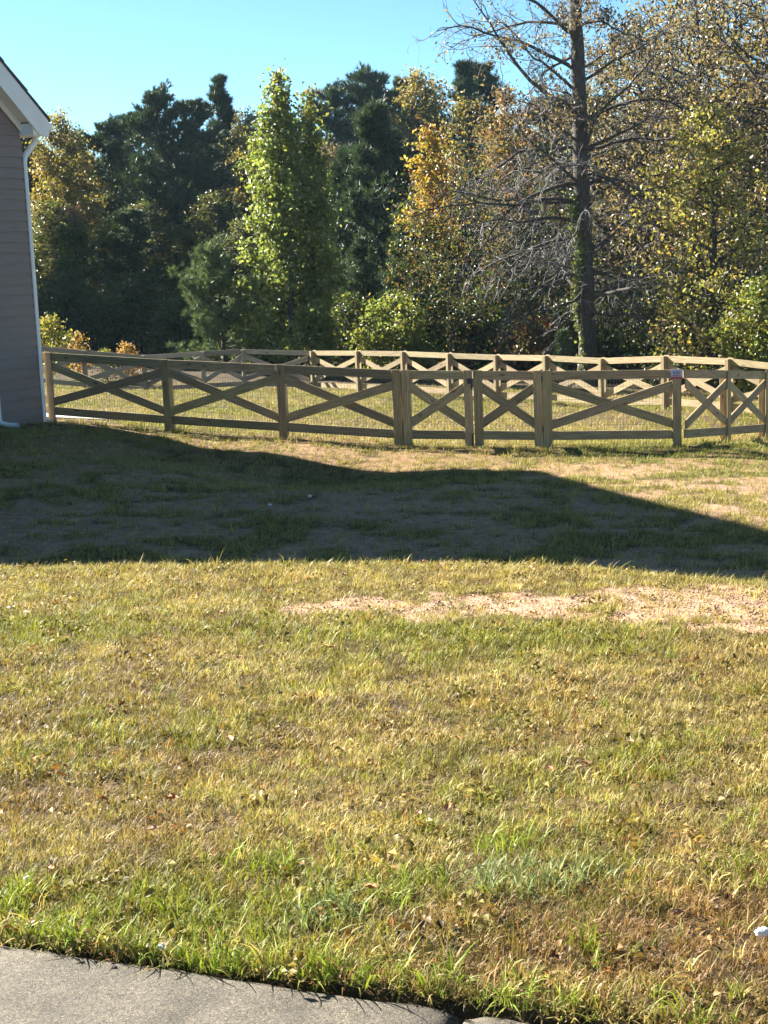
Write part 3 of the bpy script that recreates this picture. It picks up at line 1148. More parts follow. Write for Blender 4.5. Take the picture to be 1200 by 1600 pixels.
def build_trees():
    # ---- the tall sweetgum in the middle
    Y = 56
    x, y = xy(456, Y)
    h = top_h(456, 98, Y)
    plant('sweetgum_tree', 'tall narrow leafy green sweetgum, tallest crown left of the tree line centre', 'tree',
          deciduous(1, h, col_shape(1.85), 17500, 0.18, [G2, G3, (0.20, 0.24, 0.075), (0.33, 0.36, 0.19), YEL], [3, 4, 3, 2, .3], 0.17, 0.03, 70, 0.55, clump=0.30, sub=3, top_cols=[G3, G3, TAN]), x, y)
    x2, y2 = xy(490, 56.6)
    plant('sweetgum_tree', 'second green sweetgum, slightly shorter, growing against the right of the tallest one', 'tree',
          deciduous(2, top_h(490, 128, 56.6), col_shape(0.8), 6000, 0.18, [G2, G3, (0.24, 0.28, 0.07), TAN, YEL], [3, 4, 2.5, .6, .5], 0.15, 0.03, 60, 0.55, clump=0.30, sub=3, top_cols=[BRN, G2, TAN]), x2, y2)
    # ---- young pine left of it
    Y = 57
    x, y = xy(350, Y)
    plant('young_pine', 'bushy young pine, lowest conifer left of the tall sweetgum', 'tree',
          pine(3, top_h(350, 398, Y), dome(1.55), 1700, 0.32, [P3, (0.12, 0.165, 0.075), (0.16, 0.21, 0.10)], [2, 3, 2], 0.09, 0.02, 12, 16, 0.45, 0.028), x, y, mat=NEEDLE)
    # ---- mid pine right of the sweetgum
    Y = 68
    x, y = xy(605, Y)
    pm = pine(4, top_h(605, 175, Y), cone(3.1), 4200, 0.50, [P1, P2, P3], [3, 3, 1.5], 0.16, 0.03, 24, 15, 0.5, 0.045)
    plant('pine_tree', 'dark green pointed pine between the tall sweetgum and the orange tree', 'tree', pm, x, y, mat=NEEDLE)
    x, y = xy(555, 72)
    plant('pine_tree', 'dark pine squeezed between sweetgum and pointed pine', 'tree', pm, x, y, rz=2.2, sc=0.86, mat=NEEDLE)
    ym = pine(30, 6.5, cone(1.7), 1500, 0.36, [P1, P2, P3], [2, 3, 1], 0.09, 0.03, 16, 15, 0.5, 0.032)
    for (px, py, Yq, rz, lab) in ((640, 330, 64, 0.5, 'young dark pine below the orange sweetgum'), (575, 380, 62, 2.0, 'young dark pine right behind the tall sweetgum'), (735, 350, 66, 3.1, 'young dark pine below the broad tan tree'), (800, 400, 65, 4.4, 'low young pine in the dark left of the big trunk'), (985, 420, 60, 5.2, 'low young pine in the dark right of the big trunk')):
        x, y = xy(px, Yq)
        k = top_h(px, py, Yq) / 6.5
        plant('young_pine', lab, 'tree', ym, x, y, rz=rz, sc=max(k, 0.75), mat=NEEDLE, sz=k)
    # ---- orange sweetgum
    Y = 63
    x, y = xy(683, Y)
    plant('orange_tree', 'slim sweetgum turned bright orange and yellow', 'tree',
          deciduous(5, top_h(683, 190, Y), egg(1.25), 2700, 0.18, [(0.46, 0.19, 0.045), (0.42, 0.28, 0.06), YEL, TAN, G3], [2.4, 2.4, 2, 1.5, 2], 0.10, 0.5, 34, 0.6, clump=0.28), x, y)
    # ---- tan and orange trees behind the bare branches
    Y = 72
    x, y = xy(745, Y)
    plant('autumn_tree', 'broad tan and orange autumn tree behind bare grey branches', 'tree',
          deciduous(6, top_h(745, 140, Y), egg(2.6), 5200, 0.18, [TAN, GOLD, ORG, (0.16, 0.15, 0.05), BRN, (0.12, 0.12, 0.05)], [1.6, .7, .5, 4, 2, 3], 0.15, 0.2, 46, 0.6, clump=0.4), x, y)
    x, y = xy(815, 76)
    plant('red_tree', 'dull red autumn tree behind the big trunk tree', 'tree',
          deciduous(7, top_h(815, 128, 76), egg(2.3), 6500, 0.19, [RUST, BRN, ORG, TAN, (0.18, 0.15, 0.11)], [1.3, 3, .4, 2.5, 2], 0.14, 0.25, 40, 0.6, clump=0.4), x, y)
    # ---- right: leafy yellow-green tree, brown oaks
    Y = 50
    x, y = xy(1125, Y)
    plant('yellow_green_tree', 'leafy yellow-green tree filling the right side behind the fence', 'tree',
          deciduous(8, top_h(1125, 150, Y), egg(2.6), 7000, 0.17, [G3, (0.32, 0.30, 0.10), YEL, (0.40, 0.36, 0.16), PINK, TAN], [2, 4, 2.5, 2, .6, 1.5], 0.15, 0.05, 60, 0.5, clump=0.30, sub=6), x, y)
    x, y = xy(1195, 47)
    plant('yellow_green_tree', 'short yellow-green leafy tree at the right end of the tree line', 'tree',
          deciduous(9, 3.6, egg(1.5), 8000, 0.14, [G3, (0.20, 0.20, 0.055), YEL, G2], [3, 3, 1.5, 2], 0.08, 0.03, 30, 0.5, clump=0.3), x, y)
    bo = deciduous(10, 15.5, egg(4.2), 6500, 0.17, [BRN, TAN, (0.19, 0.15, 0.08), (0.15, 0.14, 0.05), (0.20, 0.17, 0.14)], [4, 1.5, 2, 2.5, 2], 0.24, 0.25, 70, 0.6, clump=0.5, sub=9)
    for (px, Y, sc, rz, lab) in ((1095, 62, 1.0, 0.3, 'tall brown-leaved oak rising above the yellow-green tree'), (1200, 57, 1.05, 2.0, 'tall brown oak at the right end of the wood'), (1010, 66, 0.98, 4.0, 'brown-leaved oak right behind the big bare-branched trunk'), (1140, 74, 1.22, 1.1, 'taller brown oak standing behind the others at the upper right'), (1045, 80, 1.25, 3.2, 'farthest brown oak, between the bare trunk and the yellow-green tree'), (1290, 62, 1.05, 5.0, 'outermost brown oak of the wood on the right')):
        x, y = xy(px, Y)
        plant('oak_tree', lab, 'tree', bo, x, y, rz=rz, sc=sc, group='brown oaks on the right')
    # ---- left block
    dl = deciduous(12, 15.0, egg(2.9), 14000, 0.22, [(0.20, 0.17, 0.05), TAN, YEL, GOLD, (0.10, 0.11, 0.03)], [3, 2.5, 1.5, .8, 3], 0.16, 0.18, 46, 0.6, clump=0.45)
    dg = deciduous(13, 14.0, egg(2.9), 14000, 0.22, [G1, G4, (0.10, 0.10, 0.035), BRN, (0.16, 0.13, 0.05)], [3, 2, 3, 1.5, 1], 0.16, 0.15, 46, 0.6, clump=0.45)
    pA = pine(14, 15.5, dome(3.1), 6000, 0.44, [P1, P2, P3], [3, 3, 1], 0.18, 0.10, 24, 13, 0.45, 0.050)
    pB = pine(15, 15.0, egg(2.6), 5000, 0.44, [P1, P2, (0.055, 0.07, 0.03)], [3, 3, 1], 0.18, 0.12, 24, 13, 0.4, 0.050)
    pC = pine(16, 14.0, cone(2.4), 3600, 0.42, [P1, P2], [1, 1], 0.16, 0.10, 24, 13, 0.5, 0.048)
    dt = deciduous(17, 13.0, egg(2.6), 5500, 0.22, [TAN, BRN, (0.22, 0.19, 0.13)], [2, 2, 2], 0.15, 0.2, 46, 0.6, clump=0.45, sub=6)
    def far(kind, px, py, Y, label, rz, group=None, name=None):
        me, h, mat, nm = {'dl': (dl, 15.0, LEAF, 'autumn_tree'), 'dg': (dg, 14.0, LEAF, 'broadleaf_tree'), 'pA': (pA, 15.5, NEEDLE, 'pine_tree'), 'pB': (pB, 15.0, NEEDLE, 'pine_tree'), 'pC': (pC, 14.0, NEEDLE, 'pine_tree'), 'dt': (dt, 13.0, LEAF, 'bare_tree')}[kind]
        x, y = xy(px, Y)
        hh = top_h(px, py, Y) - 0.45
        k = hh / h
        return plant(nm, label, 'tree', me, x, y, group, rz, max(min(k, 1.25), 0.75) if k < 1 else min(k, 1.3), mat, sz=k)
    far('pC', 55, 205, 92, 'dark pointed pine beside the house roof edge', 0.3)
    far('dl', 122, 158, 88, 'golden tan autumn tree left of the dark pines', 1.0)
    far('pA', 190, 185, 92, 'dark pine right of the golden tan tree', 2.0)
    far('pA', 268, 138, 89, 'big rounded dark pine left of the narrow emergent pine', 0.4)
    far('pB', 335, 150, 90, 'dark pine under the narrow emergent pine', 1.7)
    far('pC', 368, 112, 97, 'narrow emergent pine top above the left tree line', 3.0)
    far('dl', 408, 160, 96, 'olive tan tree partly behind the tall sweetgum', 4.1)
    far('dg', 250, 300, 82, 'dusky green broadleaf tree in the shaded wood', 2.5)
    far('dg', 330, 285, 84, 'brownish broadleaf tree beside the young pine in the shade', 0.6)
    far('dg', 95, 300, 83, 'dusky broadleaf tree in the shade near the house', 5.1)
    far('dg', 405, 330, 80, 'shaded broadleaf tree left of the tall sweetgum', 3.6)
    far('pB', 205, 318, 78, 'rounded dark green pine low in the shaded wood', 5.0)
    x, y = xy(122, 76)
    plant('maple_sapling', 'small tree with a pinkish red top in the shaded wood', 'tree',
          deciduous(18, top_h(122, 322, 76), egg(1.2), 5000, 0.18, [G1, G2, G4, (0.14, 0.12, 0.04)], [3, 2, 3, 1], 0.08, 0.1, 28, 0.6, clump=0.3, top_cols=[PINK, (0.5, 0.25, 0.2)]), x, y)
    # ---- centre hilltop
    far('pA', 528, 135, 112, 'pine on the rise just right of the tall sweetgum', 1.0)
    far('pA', 588, 108, 113, 'highest broad pine on the rise', 2.6)
    far('pB', 640, 118, 115, 'pine on the rise left of the yellow tree', 0.2)
    far('dl', 664, 96, 110, 'yellow autumn tree on top of the rise', 3.3)
    far('dt', 700, 108, 112, 'nearly leafless grey tree on the rise', 0.9)
    far('pC', 738, 92, 114, 'dark pine on the rise left of the bare branches', 1.2)
    far('pB', 775, 95, 116, 'pine on the rise behind the bare branches', 2.4)
    far('dt', 520, 205, 94, 'leafless tan-grey tree behind the second sweetgum', 2.2)
    far('dt', 560, 225, 88, 'leafless grey tree left of the pointed pine', 4.0)
    far('pB', 850, 150, 84, 'olive pine behind the big trunk', 4.4)
    far('pA', 940, 230, 78, 'dark pine right of the big trunk', 0.7)
    far('pB', 690, 260, 86, 'dark pine behind the orange sweetgum', 3.9)
    far('pA', 1000, 330, 72, 'low dark pine between big trunk and yellow-green tree', 2.9)
    far('pB', 860, 330, 70, 'low olive pine just left of the big trunk', 1.9)
    rr = random.Random(5)
    # the wood goes on beyond the house, unseen on the left; these trees are added to shade it
    for (xq, Yq) in ((-27.5, 80), (-31, 84), (-30, 78), (-35, 81), (-38, 87), (-34, 90), (-42, 83), (-45, 92), (-39, 77), (-33, 112), (-40, 104), (-47, 100)):
        me, hh, mt = rr.choice([(pA, 15.5, NEEDLE), (dg, 14.0, LEAF), (pB, 15.0, NEEDLE)])
        plant('pine_tree' if mt is NEEDLE else 'broadleaf_tree', 'tall tree of the wood standing out of sight behind the house', 'tree', me, xq, Yq, 'wood behind the house', rr.uniform(0, 6.28), 1.25, mt, sz=1.3)
    # filling rows deeper in the wood
    labs = {'pA': 'dark pine deep in the wood', 'pB': 'slender dark pine deep in the wood', 'dg': 'dusky broadleaf tree deep in the wood', 'dl': 'tan autumn tree deep in the wood'}
    for row, (Y, top, stepx) in enumerate(((104, 205, 62), (124, 185, 62), (92, 360, 75))):
        px = -260 + row * 21
        while px < 1480:
            kind = rr.choice(['pA', 'pB', 'dg', 'dg', 'dl'])
            t = top + rr.uniform(-25, 45)
            if px > 850: t -= 40
            if px > 540: kind = rr.choice(['pA', 'pB', 'pA', 'pB', 'dg'])
            if px > 1400: break
            if px < 20: t = max(t, 230)
            far(kind, px, t, Y + rr.uniform(-4, 4), labs[kind], rr.uniform(0, 6.28), group='trees deep in the wood')
            px += stepx * rr.uniform(0.7, 1.3)
    # ---- thin young trunks in the dark centre
    tm = deciduous(20, 8.5, egg(0.9), 700, 0.14, [G1, G4, BRN, YEL, RUST], [3, 3, 2, .4, .4], 0.055, 0.12, 26, 0.8, clump=0.35)
    for i in range(22):
        px = 640 + i * 14 + rr.uniform(-8, 8)
        Y = rr.uniform(57, 66)
        x, y = xy(px, Y)
        plant('thin_tree', 'thin dark young trunk with sparse leaves in the shaded wood', 'tree', tm, x, y, 'thin young trees in the shaded wood', rr.uniform(0, 6.28), rr.uniform(0.65, 1.05))
    # ---- low growth
    sh = deciduous(21, 2.3, dome(1.1), 4200, 0.14, [G3, (0.17, 0.19, 0.06), G2, YEL], [3, 3, 2, .8], 0.04, 0.03, 30, 0.7, clump=0.25)
    x, y = xy(612, 57)
    plant('shrub', 'pale green shrub behind the fence below the pointed pine', 'shrub', sh, x, y, sc=1.2)
    x, y = xy(652, 56.5)
    plant('shrub', 'lower olive shrub beside the pale green shrub', 'shrub', sh, x, y, rz=2.0, sc=0.62)
    rs = deciduous(26, 2.4, dome(1.2), 1500, 0.15, [(0.22, 0.07, 0.05), BRN, RUST, TAN, G2], [1, 2, 1.4, 1, 3], 0.04, 0.1, 26, 0.7, clump=0.28)
    x, y = xy(832, 57)
    plant('shrub', 'reddish shrub left of the big trunk in the dark wood edge', 'shrub', rs, x, y)
    x, y = xy(955, 60)
    plant('shrub', 'small reddish shrub right of the big trunk', 'shrub', rs, x, y, rz=2.0, sc=0.8)
    ce = pine(22, 1.9, cone(0.62), 420, 0.16, [P3, (0.08, 0.13, 0.05)], [1, 1], 0.03, 0.02, 12, 16, 0.9, 0.016)
    x, y = xy(877, 48)
    plant('cedar_sapling', 'small feathery green cedar in front of the big trunk', 'tree', ce, x, y, mat=NEEDLE)
    sa = deciduous(23, 2.6, egg(0.7), 1300, 0.13, [ORG, TAN, YEL, PINK, G3], [2, 2, 2, 1.2, 1.5], 0.03, 0.15, 20, 0.8, clump=0.22)
    sg = deciduous(24, 3.0, egg(0.8), 1600, 0.14, [G3, YEL, G2, TAN], [3, 2, 2, 1], 0.035, 0.12, 22, 0.8, clump=0.25)
    for (px, py, Y, me, h, lab) in ((78, 492, 49, sg, 3.0, 'yellow-green sapling close to the house wall'), (122, 520, 50, sa, 2.6, 'tan and orange sapling second from the house'), (165, 545, 49, sg, 3.0, 'low yellowish sapling behind the far fence'), (197, 535, 48.5, sa, 2.6, 'orange pink-leaved sapling behind the far fence')):
        x, y = xy(px, Y)
        plant('sapling', lab, 'sapling', me, x, y, rz=px * 0.1, sc=top_h(px, py, Y) / h)
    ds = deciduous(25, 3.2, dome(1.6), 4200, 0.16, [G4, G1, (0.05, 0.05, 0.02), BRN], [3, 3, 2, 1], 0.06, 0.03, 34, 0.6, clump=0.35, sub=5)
    for px, Y, sc, lab in ((-25, 62, 1.0, 'hidden behind the house wall'), (40, 66, 0.9, 'just past the house corner'), (105, 70, 1.1, 'behind the tan and orange sapling'), (160, 68, 0.8, 'behind the low yellowish sapling'), (222, 67, 1.1, 'below the rounded pine in the shaded wood'), (285, 64, 0.9, 'left of the bushy young pine'),
                           (420, 62, 0.8, 'between the bushy young pine and the tall sweetgum'), (545, 60, 0.9, 'at the right foot of the tall sweetgum'), (672, 60, 1.0, 'right of the pale green shrub'), (728, 61, 0.85, 'below the broad tan and orange tree'), (785, 59, 1.1, 'below the drooping bare branches'), (840, 60, 0.8, 'left of the feathery cedar'),
                           (892, 58, 0.9, 'behind the feathery cedar and the big trunk'), (958, 57, 1.1, 'right of the big bare trunk'), (1018, 55, 0.9, 'left of the leafy yellow-green tree'), (1075, 53, 0.8, 'under the left edge of the leafy yellow-green tree'), (1140, 52, 0.75, 'in front of the leafy yellow-green tree'), (1255, 53, 1.0, 'beyond the right end of the short yellow-green tree')):
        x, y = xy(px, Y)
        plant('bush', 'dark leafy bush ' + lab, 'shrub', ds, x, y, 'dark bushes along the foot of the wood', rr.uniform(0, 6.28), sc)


build_trees()


def build_big_tree():
    """the big trunk with long drooping bare limbs, ivy and a few hanging brown leaves"""
    rng = np.random.default_rng(77)
    Y = 53.0
    x0, y0 = xy(917, Y)
    z0 = gz(x0, y0) - 0.05
    root = tag(empty('big_bare_tree', (x0, y0, z0)), 'tall tree with straight ivy-hung trunk and long drooping bare limbs', 'tree')
    tk = Tubes()
    hh = 20.0
    zz = np.linspace(0, hh, 24)
    axx = np.interp(zz, [0, 3, 6, 9, 12, 20], [0, 0.02, -0.03, -0.08, -0.12, -0.2]) + rng.normal(size=24) * 0.015
    axy = np.interp(zz, [0, 20], [0, 0.5])
    rad = np.interp(zz, [0, 0.5, 3, 9, 13, 20], [0.42, 0.31, 0.29, 0.25, 0.21, 0.05])
    tk.add(np.column_stack([axx, axy, zz]), rad, 14)
    link_mesh('trunk', tk.mesh('trunk'), BARK, root)
    big, twig = Tubes(), Tubes()
    leaf_sp = []
    def P(z):
        return np.array([np.interp(z, zz, axx), np.interp(z, zz, axy), z])
    limbs = []
    # limbs the photograph shows plainly: (height, azimuth deg (0 = right), rise, length)
    for z, az, el, ln in ((10.6, 175, 35, 5.2), (10.2, 20, 30, 4.6), (9.6, 185, 8, 6.0), (9.0, 5, 12, 5.5), (8.2, 170, 4, 5.0), (7.9, 350, 6, 4.4),
                          (4.2, 20, 52, 3.6), (6.9, 190, 12, 5.4), (6.3, 175, 8, 5.6), (5.6, 200, 10, 5.2), (5.0, 170, 12, 4.6), (11.8, 190, 30, 5.0), (12.6, 10, 35, 5.0), (3.2, 10, 4, 3.2), (2.6, 340, -4, 3.6), (3.9, 350, 16, 3.4)):
        limbs.append((z, math.radians(az), math.radians(el), ln))
    for i in range(44):
        z = rng.uniform(2.6, 15.5) if i % 2 else rng.uniform(2.8, 8.0)
        limbs.append((z, i * 2.4 + rng.uniform(-.4, .4), math.radians(rng.uniform(0, 40)), rng.uniform(2.4, 5.0)))
    for z, az, el, ln in limbs:
        p = P(z)
        low = z < 7.5
        d = (math.cos(az) * math.cos(el), math.sin(az) * math.cos(el), math.sin(el))
        n = 12
        pts = wander(p, d, ln, n, rng, 0.16, 0.055 if low else 0.0)
        r0 = min(0.09, 0.016 + 0.011 * ln)
        big.add(pts, np.linspace(r0, 0.014, n + 1), 6)
        for j in range(2, n + 1):
            for k in range(2):
                if rng.uniform() < 0.12: continue
                tdir = pts[j] - pts[j - 1]
                tdir /= np.linalg.norm(tdir)
                d2 = tdir * 0.8 + rng.normal(size=3) * 0.75
                l2 = ln * rng.uniform(0.14, 0.34)
                p2 = wander(pts[j], d2, l2, 7, rng, 0.24, 0.05 if low else -0.02)
                twig.add(p2, np.linspace(0.018, 0.008, 8), 4)
                for q in range(2, 8):
                    if rng.uniform() < 0.2: continue
                    d3 = (p2[q] - p2[q - 1]) / (np.linalg.norm(p2[q] - p2[q - 1]) + 1e-6) * 0.7 + rng.normal(size=3) * 0.8
                    l3 = l2 * rng.uniform(0.25, 0.6)
                    p3 = wander(p2[q], d3, l3, 5, rng, 0.32, 0.05)
                    twig.add(p3, np.linspace(0.009, 0.005, 6), 3)
                    if z > 8.2:
                        leaf_sp.append(p3[-1]); leaf_sp.append(p3[3])
    link_mesh('limbs', big.mesh('limbs'), BARK, root)
    link_mesh('twigs', twig.mesh('twigs'), TWIG, root)
    sp = np.array(leaf_sp)
    n = 15000
    idx = rng.choice(len(sp), n)
    clus = vnoise(sp[:, 0] * 3 + 50, sp[:, 2] * 3 + 50, 1.0, 4)
    idx = idx[rng.uniform(size=n) < np.clip((clus[idx] - 0.35) * 2.2, 0, 1) * np.interp(sp[idx, 0], [-5, -2.5, 0], [0.15, 0.6, 1])]
    n = len(idx)
    cen = sp[idx] + rng.normal(size=(n, 3)) * 0.12 + np.array([0, 0, -0.06])
    nrm = rng.normal(size=(n, 3)) * np.array([1, 1, 0.25])
    V, T, Cc = leaf_quads(cen, rng.uniform(0.09, 0.17, n), nrm, rng, palette([BRN, TAN, (0.10, 0.075, 0.05), (0.20, 0.15, 0.09)], [3, 2, 3, 2], n, rng), 0.5)
    link_mesh('leaves', np_mesh('leaves', V, T, Cc), LEAF, root)
    # ivy up the left of the trunk
    iv = Tubes()
    zi = np.linspace(0.1, 6.6, 40)
    ir = np.interp(zi, zz, rad)
    ang = math.radians(215) + 0.35 * np.sin(zi * 1.7)
    vine = np.column_stack([np.interp(zi, zz, axx) + np.cos(ang) * (ir + 0.03), np.interp(zi, zz, axy) + np.sin(ang) * (ir + 0.03), zi])
    iv.add(vine, np.full(40, 0.022), 5)
    vo = link_mesh('vine', iv.mesh('vine'), TWIG, root)
    n = 2600
    t = rng.uniform(0, 1, n) ** 0.8 * 6.6
    dens = np.interp(t, [0, 2.0, 3.0, 3.4, 4.6, 5.6, 6.6], [0.2, 0.12, 0.7, 0.5, 0.9, 1.0, 0.3])
    t = t[rng.uniform(size=n) < dens]
    n = len(t)
    cen = np.column_stack([np.interp(t, zi, vine[:, k]) for k in range(3)]) + rng.normal(size=(n, 3)) * np.array([0.09, 0.06, 0.05])
    nrm = np.tile(np.array([-0.6, -0.8, 0.3]), (n, 1)) + rng.normal(size=(n, 3)) * 0.4
    V, T, Cc = leaf_quads(cen, rng.uniform(0.09, 0.15, n), nrm, rng, palette([(0.17, 0.23, 0.05), (0.28, 0.30, 0.09), G3], [2, 2, 1], n, rng), 0.85)
    link_mesh('ivy', np_mesh('ivy', V, T, Cc), LEAF, vo)


build_big_tree()

# ------------------------------------------------------------------ grass
def blade_tuft(seed, blades, length, width, lean, spread, curl, cols, weights, segs=3):
    rng = np.random.default_rng(seed)
    V, F, Cc = [], [], []
    n0 = 0
    for b in range(blades):
        az = rng.uniform(0, 2 * np.pi)
        rr_ = spread * math.sqrt(rng.uniform())
        p = np.array([math.cos(az) * rr_, math.sin(az) * rr_, -0.004])
        a2 = rng.uniform(0, 2 * np.pi)
        hd = np.array([math.cos(a2), math.sin(a2), 0])
        th = abs(rng.normal()) * lean
        ln = length * rng.uniform(0.45, 1.25)
        w = width * rng.uniform(0.6, 1.3)
        side = np.cross(hd, [0, 0, 1])
        tw = rng.uniform(-0.6, 0.6)
        c = palette(cols, weights, 1, rng, 0.22)[0]
        for s in range(segs):
            k = w * (1 - (s / segs) ** 2)
            sd = side * math.cos(tw * s) + hd * math.sin(tw * s)
            V += [p - sd * k / 2, p + sd * k / 2]
            Cc += [c, c]
            d = hd * math.sin(th) + np.array([0, 0, math.cos(th)])
            p = p + d * ln / segs
            th = min(th + curl * rng.uniform(0.3, 1.6), 2.0)
        V.append(p); Cc.append(c)
        for s in range(segs - 1):
            a = n0 + s * 2
            F += [(a, a + 1, a + 3), (a, a + 3, a + 2)]
        a = n0 + (segs - 1) * 2
        F.append((a, a + 1, a + 2))
        n0 += segs * 2 + 1
    return np_mesh('tuft', np.array(V), np.array(F), np.array(Cc), smooth=True)


def lf_tuft(seed):
    """low broad-leaved weed / curled dead leaf bits in the turf"""
    rng = np.random.default_rng(seed)
    n = 10
    cen = np.column_stack([rng.normal(size=(n, 2)) * 0.025, rng.uniform(0.005, 0.035, n)])
    V, T, Cc = leaf_quads(cen, rng.uniform(0.012, 0.028, n), rng.normal(size=(n, 3)) * 0.5 + [0, 0, 1], rng, palette([(0.7, 0.6, 0.5), (0.4, 0.35, 0.3)], [1, 1], n, rng), 0.7)
    return np_mesh('weed', V, T, Cc)


ONE = [(1, 1, 1), (0.72, 0.84, 0.62), (1.3, 1.2, 1.05), (0.42, 0.36, 0.30)]
WT = [4, 3, 2, 1.4]
TUFTS = []
for i in range(7):      # 0-6 short dry mown turf
    TUFTS.append(blade_tuft(100 + i, 18, 0.038, 0.0030, 1.0, 0.036, 0.55, ONE, WT, 2))
for i in range(4):      # 7-10 fuller, greener turf
    TUFTS.append(blade_tuft(120 + i, 14, 0.060, 0.0036, 0.65, 0.030, 0.45, ONE, WT, 3))
for i in range(4):      # 11-14 long coarse blades
    TUFTS.append(blade_tuft(140 + i, 8, 0.115, 0.0055, 0.50, 0.026, 0.38, ONE, WT, 4))
for i in range(3):      # 15-17 weeds
    TUFTS.append(lf_tuft(160 + i))

def clod(seed):
    rng = np.random.default_rng(seed)
    V, F, n0 = [], [], 0
    for k in range(5):
        c = np.array([*(rng.normal(size=2) * 0.04), 0.003])
        r = rng.uniform(0.003, 0.010)
        v = np.array([(1, 0, 0), (-1, 0, 0), (0, 1, 0), (0, -1, 0), (0, 0, 1), (0, 0, -1)]) * rng.uniform(0.6, 1.2, (6, 3)) * r * [1, 1, .7] + rng.normal(size=(6, 3)) * r * .25
        V.append(v + c)
        F += [(n0 + a, n0 + b, n0 + d) for a, b, d in ((0, 2, 4), (2, 1, 4), (1, 3, 4), (3, 0, 4), (2, 0, 5), (1, 2, 5), (3, 1, 5), (0, 3, 5))]
        n0 += 6
    V = np.concatenate(V)
    return np_mesh('clod', V, np.array(F), np.ones((len(V), 3)) * rng.uniform(0.8, 1.1, (len(V), 1)))


for i in range(3):      # 18-20 crumbs of soil and small stones
    TUFTS.append(clod(180 + i))
src = bpy.data.collections.new('tuft_sources')
for i, me in enumerate(TUFTS):
    me.materials.append(GRASS)
    o = bpy.data.objects.new('tuft_%02d' % i, me)
    src.objects.link(o)

STRAW, OLIVE, LUSH, BROWN, DARKG, BLUEG = np.array([0.52, 0.41, 0.175]), np.array([0.36, 0.31, 0.085]), np.array([0.26, 0.285, 0.048]), np.array([0.33, 0.20, 0.095]), np.array([0.10, 0.14, 0.035]), np.array([0.24, 0.27, 0.12])


def turf_group():
    ng = bpy.data.node_groups.new('turf', 'GeometryNodeTree')
    ng.interface.new_socket('Geometry', in_out='INPUT', socket_type='NodeSocketGeometry')
    ng.interface.new_socket('Geometry', in_out='OUTPUT', socket_type='NodeSocketGeometry')
    L = ng.links.new
    gi = ng.nodes.new('NodeGroupInput')
    go = ng.nodes.new('NodeGroupOutput')
    mp = ng.nodes.new('GeometryNodeMeshToPoints')
    ci = ng.nodes.new('GeometryNodeCollectionInfo')
    ci.inputs['Collection'].default_value = src
    ci.inputs['Separate Children'].default_value = True
    ci.inputs['Reset Children'].default_value = True
    io = ng.nodes.new('GeometryNodeInstanceOnPoints')
    io.inputs['Pick Instance'].default_value = True
    def attr(name, typ):
        n = ng.nodes.new('GeometryNodeInputNamedAttribute')
        n.data_type = typ
        n.inputs['Name'].default_value = name
        return n.outputs[0]
    L(gi.outputs[0], mp.inputs[0])
    L(mp.outputs[0], io.inputs['Points'])
    L(ci.outputs[0], io.inputs['Instance'])
    L(attr('pick', 'INT'), io.inputs['Instance Index'])
    L(attr('rot', 'FLOAT_VECTOR'), io.inputs['Rotation'])
    L(attr('scl', 'FLOAT_VECTOR'), io.inputs['Scale'])
    L(io.outputs[0], go.inputs[0])
    return ng


TURF = turf_group()


def scatter(name, label, xs, ys, pick, scl, col, seed=0, lift=0.0):
    rng = np.random.default_rng(seed)
    n = len(xs)
    me = bpy.data.meshes.new(name)
    me.vertices.add(n)
    me.vertices.foreach_set('co', np.column_stack([xs, ys, terrain(xs, ys) + lift]).astype(np.float32).ravel())
    a = me.attributes.new('pick', 'INT', 'POINT'); a.data.foreach_set('value', pick.astype(np.int32))
    rot = np.column_stack([rng.normal(size=n) * 0.12, rng.normal(size=n) * 0.12, rng.uniform(0, 6.283, n)]).astype(np.float32)
    a = me.attributes.new('rot', 'FLOAT_VECTOR', 'POINT'); a.data.foreach_set('vector', rot.ravel())
    s3 = np.column_stack([scl, scl, scl * rng.uniform(0.7, 1.25, n)]).astype(np.float32)
    a = me.attributes.new('scl', 'FLOAT_VECTOR', 'POINT'); a.data.foreach_set('vector', s3.ravel())
    c = np.ones((n, 4), np.float32)
    c[:, :3] = col
    a = me.attributes.new('tint', 'FLOAT_COLOR', 'POINT'); a.data.foreach_set('color', c.ravel())
    o = link_mesh(name, me, GRASS)
    md = o.modifiers.new('turf', 'NODES')
    md.node_group = TURF
    tag(o, label, 'grass', kind='stuff')
    return o


